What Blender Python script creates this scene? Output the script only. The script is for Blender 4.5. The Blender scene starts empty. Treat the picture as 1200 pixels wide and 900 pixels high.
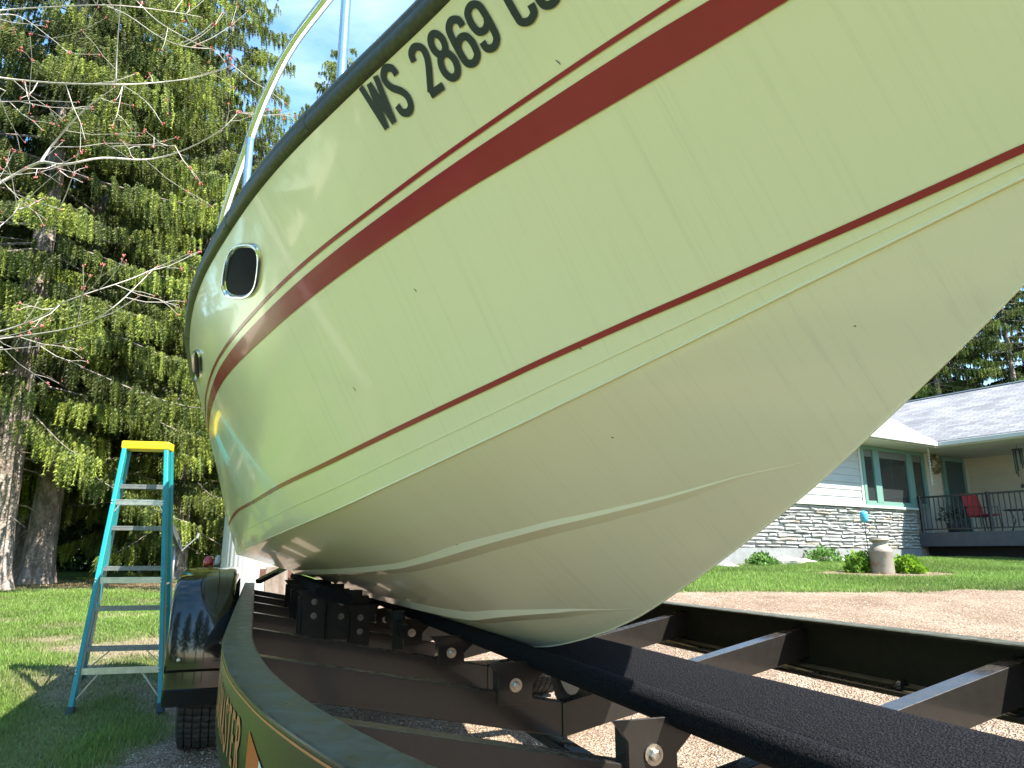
import bpy, bmesh, math, random
import numpy as np
from mathutils import Vector, Matrix
R = math.radians
SC = bpy.context.scene
COL = SC.collection
rng = np.random.default_rng(7)
random.seed(7)

# ------------------------------------------------------------------ camera, world, sun, exposure
PITCH = R(13.5); EYE = 1.0
cd = bpy.data.cameras.new('camera'); cam = bpy.data.objects.new('camera', cd); COL.objects.link(cam)
cd.sensor_width = 36.0; cd.lens = 24.96; cd.clip_start = 0.05; cd.clip_end = 3000
cam.location = (0, 0, EYE); cam.rotation_euler = (R(90) + PITCH, 0, 0)
SC.camera = cam
SC.view_settings.view_transform = 'Standard'; SC.view_settings.look = 'None'
SC.view_settings.gamma = 1; SC.view_settings.use_curve_mapping = False
SC.view_settings.exposure = 2.05
SUN_AZ = math.atan2(0.81, -0.58); SUN_EL = R(50)
w = bpy.data.worlds.new('World'); SC.world = w; w.use_nodes = True
nt = w.node_tree; nt.nodes.clear()
out = nt.nodes.new('ShaderNodeOutputWorld'); bg = nt.nodes.new('ShaderNodeBackground')
sky = nt.nodes.new('ShaderNodeTexSky'); sky.sky_type = 'NISHITA'; sky.sun_disc = False
sky.sun_elevation = SUN_EL; sky.sun_rotation = SUN_AZ; sky.ozone_density = 1.3; sky.air_density = 1.0; sky.dust_density = 0.3; sky.altitude = 300
tc = nt.nodes.new('ShaderNodeTexCoord'); mp = nt.nodes.new('ShaderNodeMapping'); mp.inputs['Scale'].default_value = (1.2, 2.6, 4.0)
mp.inputs['Rotation'].default_value = (0.3, 0.2, 0.7)
nz = nt.nodes.new('ShaderNodeTexNoise'); nz.inputs['Scale'].default_value = 2.2; nz.inputs['Detail'].default_value = 7; nz.inputs['Roughness'].default_value = 0.58
cr = nt.nodes.new('ShaderNodeValToRGB'); cr.color_ramp.elements[0].position = 0.45; cr.color_ramp.elements[1].position = 0.85
cr.color_ramp.elements[1].color = (0.40, 0.40, 0.40, 1)
mx = nt.nodes.new('ShaderNodeMix'); mx.data_type = 'RGBA'; mx.inputs[7].default_value = (5.2, 5.6, 6.0, 1)
nt.links.new(tc.outputs['Generated'], mp.inputs[0]); nt.links.new(mp.outputs[0], nz.inputs['Vector'])
nt.links.new(nz.outputs[0], cr.inputs[0]); nt.links.new(cr.outputs[0], mx.inputs[0])
hs = nt.nodes.new('ShaderNodeHueSaturation'); hs.inputs['Saturation'].default_value = 1.22; hs.inputs['Value'].default_value = 1.0; hs.inputs['Hue'].default_value = 0.488
nt.links.new(sky.outputs[0], hs.inputs['Color']); nt.links.new(hs.outputs[0], mx.inputs[6]); nt.links.new(mx.outputs[2], bg.inputs[0])
bg.inputs[1].default_value = 0.118
nt.links.new(bg.outputs[0], out.inputs[0])
sl = bpy.data.lights.new('sun', 'SUN'); sl.energy = 4.1; sl.angle = R(0.53); sl.color = (1.0, 0.93, 0.80)
so = bpy.data.objects.new('sun', sl); COL.objects.link(so)
sdir = Vector((math.sin(SUN_AZ) * math.cos(SUN_EL), math.cos(SUN_AZ) * math.cos(SUN_EL), math.sin(SUN_EL)))
so.rotation_euler = sdir.to_track_quat('Z', 'Y').to_euler()
so.location = sdir * 60

# ------------------------------------------------------------------ material helpers
def mat(name, col=(0.5, 0.5, 0.5), rough=0.5, metal=0.0, spec=0.5, coat=0.0, noise=None, bump=None, trans=0.0):
    """noise=(scale, colour2, lo, hi[, coords scale]) mixes a second colour; bump=(scale, strength, distance)"""
    m = bpy.data.materials.new(name); m.use_nodes = True; n = m.node_tree.nodes; l = m.node_tree.links
    b = n['Principled BSDF']
    b.inputs['Base Color'].default_value = (*col, 1); b.inputs['Roughness'].default_value = rough
    b.inputs['Metallic'].default_value = metal; b.inputs['Specular IOR Level'].default_value = spec
    b.inputs['Coat Weight'].default_value = coat; b.inputs['Coat Roughness'].default_value = 0.04
    t = n.new('ShaderNodeTexCoord')
    if noise:
        mpn = n.new('ShaderNodeMapping'); mpn.inputs['Scale'].default_value = noise[4] if len(noise) > 4 else (1, 1, 1)
        a = n.new('ShaderNodeTexNoise'); a.inputs['Scale'].default_value = noise[0]; a.inputs['Detail'].default_value = 6; a.inputs['Roughness'].default_value = 0.65
        r_ = n.new('ShaderNodeValToRGB'); r_.color_ramp.elements[0].position = noise[2]; r_.color_ramp.elements[1].position = noise[3]
        r_.color_ramp.elements[0].color = (*col, 1); r_.color_ramp.elements[1].color = (*noise[1], 1)
        l.new(t.outputs['Object'], mpn.inputs[0]); l.new(mpn.outputs[0], a.inputs['Vector']); l.new(a.outputs[0], r_.inputs[0]); l.new(r_.outputs[0], b.inputs['Base Color'])
    if bump:
        a = n.new('ShaderNodeTexNoise'); a.inputs['Scale'].default_value = bump[0]; a.inputs['Detail'].default_value = 5
        bb = n.new('ShaderNodeBump'); bb.inputs['Strength'].default_value = bump[1]; bb.inputs['Distance'].default_value = bump[2]
        l.new(t.outputs['Object'], a.inputs['Vector']); l.new(a.outputs[0], bb.inputs['Height']); l.new(bb.outputs[0], b.inputs['Normal'])
    return m

def attr_mat(name, attr='col', rough=0.6, transl=0.35, spec=0.3):
    """leaf-like material coloured by a vertex attribute, with light passing through the blades"""
    m = bpy.data.materials.new(name); m.use_nodes = True; n = m.node_tree.nodes; l = m.node_tree.links
    b = n['Principled BSDF']; o = n['Material Output']; b.inputs['Roughness'].default_value = rough; b.inputs['Specular IOR Level'].default_value = spec
    a = n.new('ShaderNodeAttribute'); a.attribute_name = attr
    l.new(a.outputs['Color'], b.inputs['Base Color'])
    if transl > 0:
        tr = n.new('ShaderNodeBsdfTranslucent'); ms = n.new('ShaderNodeMixShader'); ms.inputs[0].default_value = transl
        l.new(a.outputs['Color'], tr.inputs[0]); l.new(b.outputs[0], ms.inputs[1]); l.new(tr.outputs[0], ms.inputs[2]); l.new(ms.outputs[0], o.inputs['Surface'])
    return m

# ------------------------------------------------------------------ object helpers
def put(o, label=None, cat=None, group=None, kind=None, parent=None):
    if parent is not None: o.parent = parent
    if label: o['label'] = label
    if cat: o['category'] = cat
    if group: o['group'] = group
    if kind: o['kind'] = kind
    return o
def empty(name, loc=(0, 0, 0), rz=0, **k):
    o = bpy.data.objects.new(name, None); o.empty_display_size = 0.2; COL.objects.link(o)
    o.location = loc; o.rotation_euler = (0, 0, rz); return put(o, **k)
def meshobj(name, me, m=None, **k):
    o = bpy.data.objects.new(name, me); COL.objects.link(o)
    if m is not None:
        for q in (m if isinstance(m, (list, tuple)) else [m]): me.materials.append(q)
    return put(o, **k)
def npmesh(name, V, Fc, cols=None, smooth=False):
    """V (n,3), Fc (m,k) uniform faces; cols per vertex (n,3)"""
    me = bpy.data.meshes.new(name); V = np.asarray(V, np.float32); Fc = np.asarray(Fc, np.int32); k = Fc.shape[1]
    me.vertices.add(len(V)); me.vertices.foreach_set('co', V.ravel())
    me.loops.add(Fc.size); me.loops.foreach_set('vertex_index', Fc.ravel())
    me.polygons.add(len(Fc)); me.polygons.foreach_set('loop_start', np.arange(0, Fc.size, k, dtype=np.int32))
    try: me.polygons.foreach_set('loop_total', np.full(len(Fc), k, np.int32))
    except Exception: pass
    me.update(calc_edges=True)
    if cols is not None:
        ca = me.color_attributes.new('col', 'FLOAT_COLOR', 'POINT')
        c4 = np.ones((len(V), 4), np.float32); c4[:, :3] = cols; ca.data.foreach_set('color', c4.ravel())
    if smooth: me.polygons.foreach_set('use_smooth', np.ones(len(Fc), bool))
    me.validate(); return me
class MB:
    def __init__(s): s.v = []; s.f = []
    def add(s, vs, fs):
        b = len(s.v); s.v += [tuple(v) for v in vs]; s.f += [tuple(b + i for i in f) for f in fs]; return s
    def box(s, x0, x1, y0, y1, z0, z1, T=None):
        vs = [(x, y, z) for x in (x0, x1) for y in (y0, y1) for z in (z0, z1)]
        if T: vs = [T(*q) for q in vs]
        return s.add(vs, [(0, 1, 3, 2), (4, 6, 7, 5), (0, 4, 5, 1), (2, 3, 7, 6), (0, 2, 6, 4), (1, 5, 7, 3)])
    def prism(s, pts, h0, h1, T):
        """pts 2-D outline; T(p, q, h) gives the point"""
        n = len(pts); vs = [T(p, q, h0) for p, q in pts] + [T(p, q, h1) for p, q in pts]
        return s.add(vs, [tuple(range(n))[::-1], tuple(range(n, 2 * n))] + [(i, (i + 1) % n, n + (i + 1) % n, n + i) for i in range(n)])
    def sweep(s, rows, closed=True, caps=True):
        n = len(rows[0]); b = len(s.v)
        for r_ in rows: s.v += [tuple(p) for p in r_]
        for j in range(len(rows) - 1):
            for i in range(n if closed else n - 1):
                k = (i + 1) % n; s.f.append((b + j * n + i, b + j * n + k, b + (j + 1) * n + k, b + (j + 1) * n + i))
        if caps and closed: s.f.append(tuple(b + i for i in range(n))[::-1]); s.f.append(tuple(b + (len(rows) - 1) * n + i for i in range(n)))
        return s
    def tube(s, pts, r, seg=8):
        pts = [Vector(p) for p in pts]; rows = []; rr = r if isinstance(r, (list, tuple)) else [r] * len(pts); up = None
        for i, p in enumerate(pts):
            d = (pts[min(i + 1, len(pts) - 1)] - pts[max(i - 1, 0)]).normalized()
            if up is None: up = Vector((0, 0, 1)) if abs(d.z) < 0.9 else Vector((1, 0, 0))
            a = d.cross(up).normalized(); b = a.cross(d).normalized(); up = b
            rows.append([p + (a * math.cos(t) + b * math.sin(t)) * rr[i] for t in [2 * math.pi * k / seg for k in range(seg)]])
        return s.sweep(rows)
    def lathe(s, prof, seg=24, T=lambda x, y, z: (x, y, z), closed=False):
        rows = []
        for r_, z in prof: rows.append([T(r_ * math.cos(2 * math.pi * k / seg), r_ * math.sin(2 * math.pi * k / seg), z) for k in range(seg)])
        if closed: rows.append(rows[0])
        return s.sweep(rows, caps=not closed)
    def bar(s, a, b, w_, h_, up=(0, 0, 1)):
        a = Vector(a); b = Vector(b); d = (b - a).normalized(); up = Vector(up); x = d.cross(up).normalized(); y = x.cross(d).normalized()
        rows = [[p + x * sx * w_ / 2 + y * sy * h_ / 2 for sx, sy in ((-1, -1), (1, -1), (1, 1), (-1, 1))] for p in (a, b)]
        return s.sweep(rows)
    def build(s, name, m, smooth=False, bevel=0, parent=None, auto=None, seg=2, **k):
        me = bpy.data.meshes.new(name); me.from_pydata(s.v, [], s.f)
        bm = bmesh.new(); bm.from_mesh(me)
        bmesh.ops.recalc_face_normals(bm, faces=bm.faces[:])
        if bevel: bmesh.ops.bevel(bm, geom=bm.edges[:], offset=bevel, segments=seg, affect='EDGES', profile=0.5, clamp_overlap=True)
        bm.to_mesh(me); bm.free()
        if smooth: me.polygons.foreach_set('use_smooth', [True] * len(me.polygons))
        if auto:
            for p in me.polygons: p.use_smooth = True
            me.set_sharp_from_angle(angle=R(auto))
        return meshobj(name, me, m, parent=parent, **k)
def wmat(o):
    return (wmat(o.parent) @ o.matrix_parent_inverse @ o.matrix_basis) if o.parent else o.matrix_basis.copy()
def under(o, p):
    "parent o to p and keep it where it stands"
    m_ = wmat(p); o.parent = p; o.matrix_parent_inverse = m_.inverted(); return o
def copy_tree(o, parent=None):
    c = o.copy(); COL.objects.link(c)
    if parent is not None: c.parent = parent
    for ch in [q for q in o.children]: copy_tree(ch, c)
    return c

# ------------------------------------------------------------------ boat and trailer frame: u runs aft, L to port, z up
C0 = 0.91058; U2 = np.array([-0.33086669, 0.9436775]); N2 = np.array([0.9436775, 0.33086669])
def W(u, L, z):
    return Vector((U2[0] * u + N2[0] * (C0 + L), U2[1] * u + N2[1] * (C0 + L), z))
def TW(u, L, z): return tuple(W(u, L, z))
def pchip(xk, yk):
    xk = np.array(xk, float); yk = np.array(yk, float); h = np.diff(xk); d = np.diff(yk) / h
    m = np.zeros_like(yk); m[0] = d[0]; m[-1] = d[-1]
    for i in range(1, len(xk) - 1):
        if d[i - 1] * d[i] > 0:
            w1 = 2 * h[i] + h[i - 1]; w2 = h[i] + 2 * h[i - 1]; m[i] = (w1 + w2) / (w1 / d[i - 1] + w2 / d[i])
    def f(x):
        x = np.clip(x, xk[0], xk[-1]); i = np.clip(np.searchsorted(xk, x, side='right') - 1, 0, len(xk) - 2)
        t = (x - xk[i]) / h[i]
        return (2*t**3-3*t*t+1)*yk[i]+(t**3-2*t*t+t)*h[i]*m[i]+(-2*t**3+3*t*t)*yk[i+1]+(t**3-t*t)*h[i]*m[i+1]
    return f
def smst(x): x = np.clip(x, 0, 1); return x * x * (3 - 2 * x)

# ------------------------------------------------------------------ terrain
def latu(x, y): return x * N2[0] + y * N2[1] - C0, x * U2[0] + y * U2[1]
def gh(x, y):
    x = np.asarray(x, float); y = np.asarray(y, float); L, u = latu(x, y)
    mid = np.interp(y, [7.5, 10, 17, 60], [0, .15, .34, .45])
    hl = np.interp(y, [3.5, 4.85, 5.7, 10, 17, 60], [0, .03, .11, .2, .34, .45])
    hr = np.interp(y, [2, 9.8, 13, 17.5, 24, 60], [0, .52, .68, .90, .98, 1.0])
    wl = smst((-1.3 - L) / .6); wr = smst((L - 1.3) / 2.0)
    far = smst((np.hypot(x, y) - 70) / 80)
    h = mid + (hl - mid) * wl + (hr - mid) * wr
    return h * (1 - far) + 0.6 * far
def vnoise(x, y, s, seed=0):
    """cheap smooth value noise"""
    x = np.asarray(x) * s; y = np.asarray(y) * s; xi = np.floor(x).astype(int); yi = np.floor(y).astype(int); fx = smst(x - xi); fy = smst(y - yi)
    def hsh(a, b): q = np.sin(a * 127.1 + b * 311.7 + seed * 74.7) * 43758.5453; return q - np.floor(q)
    return (hsh(xi, yi) * (1 - fx) + hsh(xi + 1, yi) * fx) * (1 - fy) + (hsh(xi, yi + 1) * (1 - fx) + hsh(xi + 1, yi + 1) * fx) * fy
CAN = (6.54, 12.95)
HP = np.array([10.65, 19.0]); HA = np.array([.848, .53]); HB = np.array([.53, -.848])
def gravel_mask(x, y):
    L, u = latu(x, y); n = (vnoise(x, y, 1.3, 1) - .5) * 1.1 + (vnoise(x, y, 4, 2) - .5) * .5
    g = smst((L + 1.75 + n * .45) / .45)                           # driveway starts beside the trailer
    yb = np.where(x > 0.5, 9.75, 13.5)
    g = g * (1 - smst((y + n * .35 - yb) / .3))
    g2 = smst((1.0 - np.hypot((x - CAN[0]) / 1.25, (y - CAN[1] + .15) / .8) + n * .15) / .15) * .95    # mulch ring
    wa = (x - HP[0]) * HA[0] + (y - HP[1]) * HA[1]; wb = (x - HP[0]) * HB[0] + (y - HP[1]) * HB[1]
    g3 = smst((.45 + n * .3 - wb) / .2) * (wa < .2) * (wb > -.5) * (x > 0) * (y > 12)
    return np.clip(np.maximum(np.maximum(g, g2), g3), 0, 1)
def litter_mask(x, y):
    n = (vnoise(x, y, .6, 5) - .5) * 2
    return smst(1.4 - np.abs(y + n * .8 - 16.9) / 2.2) * (x < -1) * smst((-2.0 - x) / 1)
def dead_mask(x, y):
    n = vnoise(x, y, 1.7, 8)
    L, u = latu(x, y); edge = smst(1 - np.abs(L + 1.95 + (n - .5) * .5) / .40) * .45 * (y < 7)
    return np.clip(edge + smst(1.15 - np.hypot((x + 3.5) / 1.5, (y - 7.4) / 1.0) + (n - .5) * .7) * .95 + smst((n - .62) / .2) * .5, 0, 1) * (x < 0) * (y < 13)
m = bpy.data.materials.new('ground'); m.use_nodes = True; n = m.node_tree.nodes; l = m.node_tree.links; b = n['Principled BSDF']
b.inputs['Roughness'].default_value = 0.95; b.inputs['Specular IOR Level'].default_value = 0.15
at = n.new('ShaderNodeAttribute'); at.attribute_name = 'col'; sep = n.new('ShaderNodeSeparateColor'); l.new(at.outputs['Color'], sep.inputs[0])
tcg = n.new('ShaderNodeTexCoord')
def tex(kind, scale, **kw):
    t = n.new(kind); t.inputs['Scale'].default_value = scale; l.new(tcg.outputs['Object'], t.inputs['Vector'])
    for k_, v_ in kw.items(): t.inputs[k_].default_value = v_
    return t
def ramp(src, stops):
    r_ = n.new('ShaderNodeValToRGB'); e = r_.color_ramp.elements
    while len(e) < len(stops): e.new(0.5)
    for i_, (p, c) in enumerate(stops): e[i_].position = p; e[i_].color = (*c, 1)
    l.new(src, r_.inputs[0]); return r_
def mixc(f, a, bb):
    q = n.new('ShaderNodeMix'); q.data_type = 'RGBA'
    l.new(f, q.inputs[0]); l.new(a, q.inputs[6]); l.new(bb, q.inputs[7]); return q.outputs[2]
vor = tex('ShaderNodeTexVoronoi', 85.0); vor2 = tex('ShaderNodeTexNoise', 1.4, Detail=8.0, Roughness=0.7); gn = tex('ShaderNodeTexNoise', 26.0, Detail=7.0, Roughness=0.75)
sp = n.new('ShaderNodeSeparateColor'); l.new(vor.outputs['Color'], sp.inputs[0])
gr1 = ramp(sp.outputs[0], [(0, (.18, .135, .10)), (.45, (.32, .258, .205)), (.8, (.44, .36, .295)), (1, (.60, .53, .45))])
gr2 = ramp(vor2.outputs[0], [(.35, (.62, .52, .44)), (.65, (1.0, .93, .86))])
mulg = n.new('ShaderNodeMix'); mulg.data_type = 'RGBA'; mulg.blend_type = 'MULTIPLY'; mulg.inputs[0].default_value = 1
l.new(gr1.outputs[0], mulg.inputs[6]); l.new(gr2.outputs[0], mulg.inputs[7])
grs = ramp(gn.outputs[0], [(.3, (.085, .11, .03)), (.55, (.13, .225, .042)), (.8, (.22, .26, .09))])
lit = ramp(gn.outputs[0], [(.3, (.08, .048, .028)), (.7, (.24, .15, .09))])
ded = ramp(gn.outputs[0], [(.3, (.17, .135, .08)), (.7, (.36, .30, .20))])
c1 = mixc(sep.outputs[2], grs.outputs[0], ded.outputs[0]); c1 = mixc(sep.outputs[1], c1, lit.outputs[0]); c1 = mixc(sep.outputs[0], c1, mulg.outputs[2])
l.new(c1, b.inputs['Base Color'])
bmp = n.new('ShaderNodeBump'); bmp.inputs['Strength'].default_value = 0.9; bmp.inputs['Distance'].default_value = 0.02
l.new(vor.outputs['Distance'], bmp.inputs['Height']); l.new(bmp.outputs[0], b.inputs['Normal'])
M_ground = m
xs = np.unique(np.concatenate([np.linspace(-900, -60, 12), np.linspace(-60, -14, 24), np.arange(-14, 16, .16), np.linspace(16, 60, 24), np.linspace(60, 900, 12)]))
ys = np.unique(np.concatenate([np.linspace(-900, -40, 12), np.linspace(-40, -3, 20), np.arange(-3, 24, .16), np.linspace(24, 80, 28), np.linspace(80, 1500, 14)]))
X, Y = np.meshgrid(xs, ys); Z = gh(X, Y); nx, ny = len(xs), len(ys)
V = np.stack([X.ravel(), Y.ravel(), Z.ravel()], 1)
ii = np.arange(nx * ny).reshape(ny, nx); Fq = np.stack([ii[:-1, :-1].ravel(), ii[:-1, 1:].ravel(), ii[1:, 1:].ravel(), ii[1:, :-1].ravel()], 1)
cg = np.stack([gravel_mask(X, Y).ravel(), litter_mask(X, Y).ravel(), dead_mask(X, Y).ravel()], 1)
meshobj('ground', npmesh('ground', V, Fq, cg, smooth=True), M_ground, kind='structure')

# ------------------------------------------------------------------ boat hull
kzf = pchip([-.35,-.2,0,.3,.6,.7,.83,1.01,1.24,1.44,1.68,2.0,2.3,2.6,5.7],[2.08,1.93,1.76,1.535,1.338,1.279,1.207,1.112,1.008,.926,.838,.757,.705,.68,.68])
cbf=pchip([-.35,.36,.5,.7,.85,1,1.2,1.4,1.8,2.35,3.2,4.44,5.7],[0,0,.036,.092,.140,.192,.270,.348,.492,.645,.80,.945,1.045])
czf=pchip([.38,.458,.542,.641,.757,.894,1.057,1.252,1.499,1.838,2.412,3.2,4.44,5.7],[1.476,1.464,1.455,1.441,1.423,1.399,1.367,1.327,1.279,1.222,1.150,1.096,1.045,1.0])
sbf = pchip([-.35,-.2,0,.4,.8,1.154,1.555,1.84,2.055,2.37,2.775,3.1,3.414,3.774,4.43,5.35,5.7],[0,.09,.19,.37,.51,.63,.80,.915,.99,1.081,1.18,1.237,1.274,1.302,1.318,1.299,1.28])
szf = pchip([-.35,0,1.154,1.555,1.843,2.055,2.37,2.775,3.1,3.414,3.774,4.43,5.35,5.7],[2.10,2.09,2.065,2.053,2.045,2.038,2.029,2.017,2.007,1.998,1.987,1.971,1.953,1.946])
kkf = lambda u: np.interp(u, [-.35, 1.5, 3, 6], [-.01, -.01, .02, .03])
def chz(u): return np.maximum(czf(u), kzf(u))
def topside(u, v):
    bq = cbf(u) + (sbf(u) - cbf(u)) * v + kkf(u) * 4 * v * (1 - v) * np.clip((u + .35) / .5, 0, 1); return -bq, chz(u) + (szf(u) - chz(u)) * v
def bottom(u, v): return -cbf(u) * v, kzf(u) + (chz(u) - kzf(u)) * v
def onhull(fn, u, v, off=0.0, sgn=1):
    L, z = fn(u, v); p = W(u, float(L), float(z))
    if off:
        e = 1e-3; L1, z1 = fn(u + e, v); L0, z0 = fn(u - e, v); L3, z3 = fn(u, v + e); L2, z2 = fn(u, v - e)
        a = W(u + e, float(L1), float(z1)) - W(u - e, float(L0), float(z0)); c = W(u, float(L3), float(z3)) - W(u, float(L2), float(z2))
        nn = a.cross(c).normalized()
        if nn.dot(Vector((-N2[0], -N2[1], 0))) < 0: nn = -nn
        p = p + nn * off
    return p
def hull_mat(name, base, stain):
    m = mat(name, base, 0.26, coat=0.42); n = m.node_tree.nodes; l = m.node_tree.links; b = n['Principled BSDF']
    uv = n.new('ShaderNodeUVMap'); mpn = n.new('ShaderNodeMapping'); mpn.inputs['Scale'].default_value = (64, 0.8, 1)
    mpn.inputs['Rotation'].default_value = (0, 0, 0)
    a = n.new('ShaderNodeTexNoise'); a.inputs['Scale'].default_value = 1.0; a.inputs['Detail'].default_value = 5; a.inputs['Roughness'].default_value = 0.75
    l.new(uv.outputs[0], mpn.inputs[0]); l.new(mpn.outputs[0], a.inputs['Vector'])
    r1 = n.new('ShaderNodeValToRGB'); r1.color_ramp.elements[0].position = .52; r1.color_ramp.elements[1].position = .74
    r1.color_ramp.elements[0].color = (0, 0, 0, 1); r1.color_ramp.elements[1].color = (.36, .36, .36, 1)
    l.new(a.outputs[0], r1.inputs[0])
    mp2 = n.new('ShaderNodeMapping'); mp2.inputs['Scale'].default_value = (1.6, 1.1, 1)
    a2 = n.new('ShaderNodeTexNoise'); a2.inputs['Scale'].default_value = 1.0; a2.inputs['Detail'].default_value = 4
    l.new(uv.outputs[0], mp2.inputs[0]); l.new(mp2.outputs[0], a2.inputs['Vector'])
    mu = n.new('ShaderNodeMath'); mu.operation = 'MULTIPLY'; l.new(r1.outputs[0], mu.inputs[0]); l.new(a2.outputs[0], mu.inputs[1])
    sc_ = n.new('ShaderNodeMix'); sc_.data_type = 'RGBA'; sc_.inputs[6].default_value = (*base, 1); sc_.inputs[7].default_value = (*stain, 1)
    l.new(mu.outputs[0], sc_.inputs[0]); l.new(sc_.outputs[2], b.inputs['Base Color'])
    rr = n.new('ShaderNodeMapRange'); rr.inputs[3].default_value = .16; rr.inputs[4].default_value = .28; l.new(a2.outputs[0], rr.inputs[0]); l.new(rr.outputs[0], b.inputs['Roughness'])
    return m
M_hull = hull_mat('cream_gelcoat', (.90, .815, .555), (.46, .43, .27))
M_bott = hull_mat('bounce_warmed_gelcoat', (.90, .79, .585), (.46, .41, .32))  # hull cream warmed below the chine, ground bounce light put into the colour
M_red = mat('red_stripe', (.31, .010, .030), .22, spec=.4, coat=.25, noise=(5, (.35, .014, .040), .4, .7))
M_letter = mat('dark_vinyl', (.018, .024, .022), .35)
M_steel = mat('stainless', (.78, .78, .76), .17, metal=1.0, noise=(25, (.66, .66, .63), .4, .7))
M_rub = mat('rub_vinyl', (.045, .047, .034), .42, noise=(60, (.10, .095, .07), .48, .8))
M_glassd = mat('dark_glass', (.0015, .0015, .002), .3, spec=.01)
M_white = mat('white_gelcoat', (.74, .73, .66), .3, noise=(6, (.62, .61, .53), .4, .7))
boat = empty('motorboat', W(3, 0, 0), label='large cream motorboat with red stripes and dark registration number, resting on a trailer', cat='boat')
def toboat(o): under(o, boat); return o
us = np.concatenate([np.linspace(-.35, .8, 50), np.linspace(.82, 3.0, 100), np.linspace(3.04, 5.7, 60)])
nb, ntp = 14, 22
prof_uv = [(bottom, k / nb) for k in range(nb + 1)] + [(topside, k / ntp) for k in range(1, ntp + 1)]
rows = []; uvs = []
for u in us:
    for sgn in (1,):
        r_ = []; q_ = []
        for fn, v in prof_uv:
            L, z = fn(u, v); r_.append((float(u), float(L), float(z))); q_.append((float(u), (v if fn is topside else v - 1.0) * 1.0))
        rows.append(r_); uvs.append(q_)
npf = len(prof_uv)
full = []; fuv = []
for r_, q_ in zip(rows, uvs):       # starboard reversed + port mirrored
    full.append([TW(*p) for p in r_[::-1]] + [TW(p[0], -p[1], p[2]) for p in r_[1:]]); fuv.append(q_[::-1] + [(a + 20, b_) for a, b_ in q_[1:]])
nf = len(full[0]); Vh = np.array(full).reshape(-1, 3); ii = np.arange(len(us) * nf).reshape(len(us), nf)
Fh = np.stack([ii[:-1, :-1].ravel(), ii[1:, :-1].ravel(), ii[1:, 1:].ravel(), ii[:-1, 1:].ravel()], 1)
me = npmesh('hull', Vh, Fh, smooth=True)
uvl = me.uv_layers.new(name='UVMap'); fuv = np.array(fuv).reshape(-1, 2)
li = np.empty(len(me.loops), np.int32); me.loops.foreach_get('vertex_index', li); uvl.data.foreach_set('uv', fuv[li].astype(np.float32).ravel())
# sharp chine and keel
bm = bmesh.new(); bm.from_mesh(me); bmesh.ops.remove_doubles(bm, verts=bm.verts[:], dist=1e-5)
bmesh.ops.recalc_face_normals(bm, faces=bm.faces[:])
for e in bm.edges:
    if len(e.link_faces) == 2 and e.calc_face_angle(0) > R(14): e.smooth = False
bm.to_mesh(me); bm.free()
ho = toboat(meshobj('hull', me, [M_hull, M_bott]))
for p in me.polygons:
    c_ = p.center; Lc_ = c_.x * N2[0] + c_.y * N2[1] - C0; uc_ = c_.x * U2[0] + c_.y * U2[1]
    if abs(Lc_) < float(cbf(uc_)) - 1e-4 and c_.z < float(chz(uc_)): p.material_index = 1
# transom and deck
mb = MB(); u = 5.7; L_, z_ = zip(*[(float(fn(u, v)[0]), float(fn(u, v)[1])) for fn, v in prof_uv])
pts = [(L, z) for L, z in zip(L_, z_)]; ring = pts[::-1] + [(-a, b_) for a, b_ in pts[1:]]
mb.add([TW(u - .002, a, b_) for a, b_ in ring], [tuple(range(len(ring)))]); toboat(mb.build('transom', M_white))
mb = MB(); rws = []
for u in np.linspace(-.33, 5.68, 50):
    s = float(sbf(u)) - .015; z = float(szf(u)) + .062; cr_ = .14 * min(1, max(0, (u + .3) / 1.5)) * (1 if u < 3.2 else max(0, (3.9 - u) / .7))
    rws.append([TW(u, s * t, z + cr_ * (1 - t * t) ) for t in np.linspace(-1, 1, 13)])
mb.sweep(rws, closed=False); toboat(mb.build('deck', M_white, smooth=True))
# rub rail: swept profile on both gunwales
for sg in (1, -1):
    mb = MB(); rws = []
    for u in np.linspace(-.35, 5.7, 110):
        s = float(sbf(u)); z = float(szf(u))
        prof = [(-.012, .0), (.010, .002), (.021, .010), (.025, .026), (.021, .034), (.021, .038), (.024, .044), (.020, .058), (.010, .067), (-.012, .069)]
        rws.append([TW(u, -sg * (s + a), z + b_) for a, b_ in prof])
    mb.sweep(rws, closed=True); toboat(mb.build('rub_rail', M_rub, auto=50))
mb = MB()
for u in np.arange(.45, 5.6, .62):
    s = float(sbf(u)); z = float(szf(u)); prof = [(.0, .0), (.012, .001), (.0225, .0095), (.0265, .026), (.0225, .035), (.0255, .044), (.0215, .059), (.011, .0685), (0, .070)]
    s2 = float(sbf(u + .035)); z2 = float(szf(u + .035))
    mb = MB(); mb.sweep([[TW(u, -(s + a), z + b_) for a, b_ in prof], [TW(u + .035, -(s2 + a), z2 + b_) for a, b_ in prof]]); toboat(mb.build('rub_rail_joint', M_rub))

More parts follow.
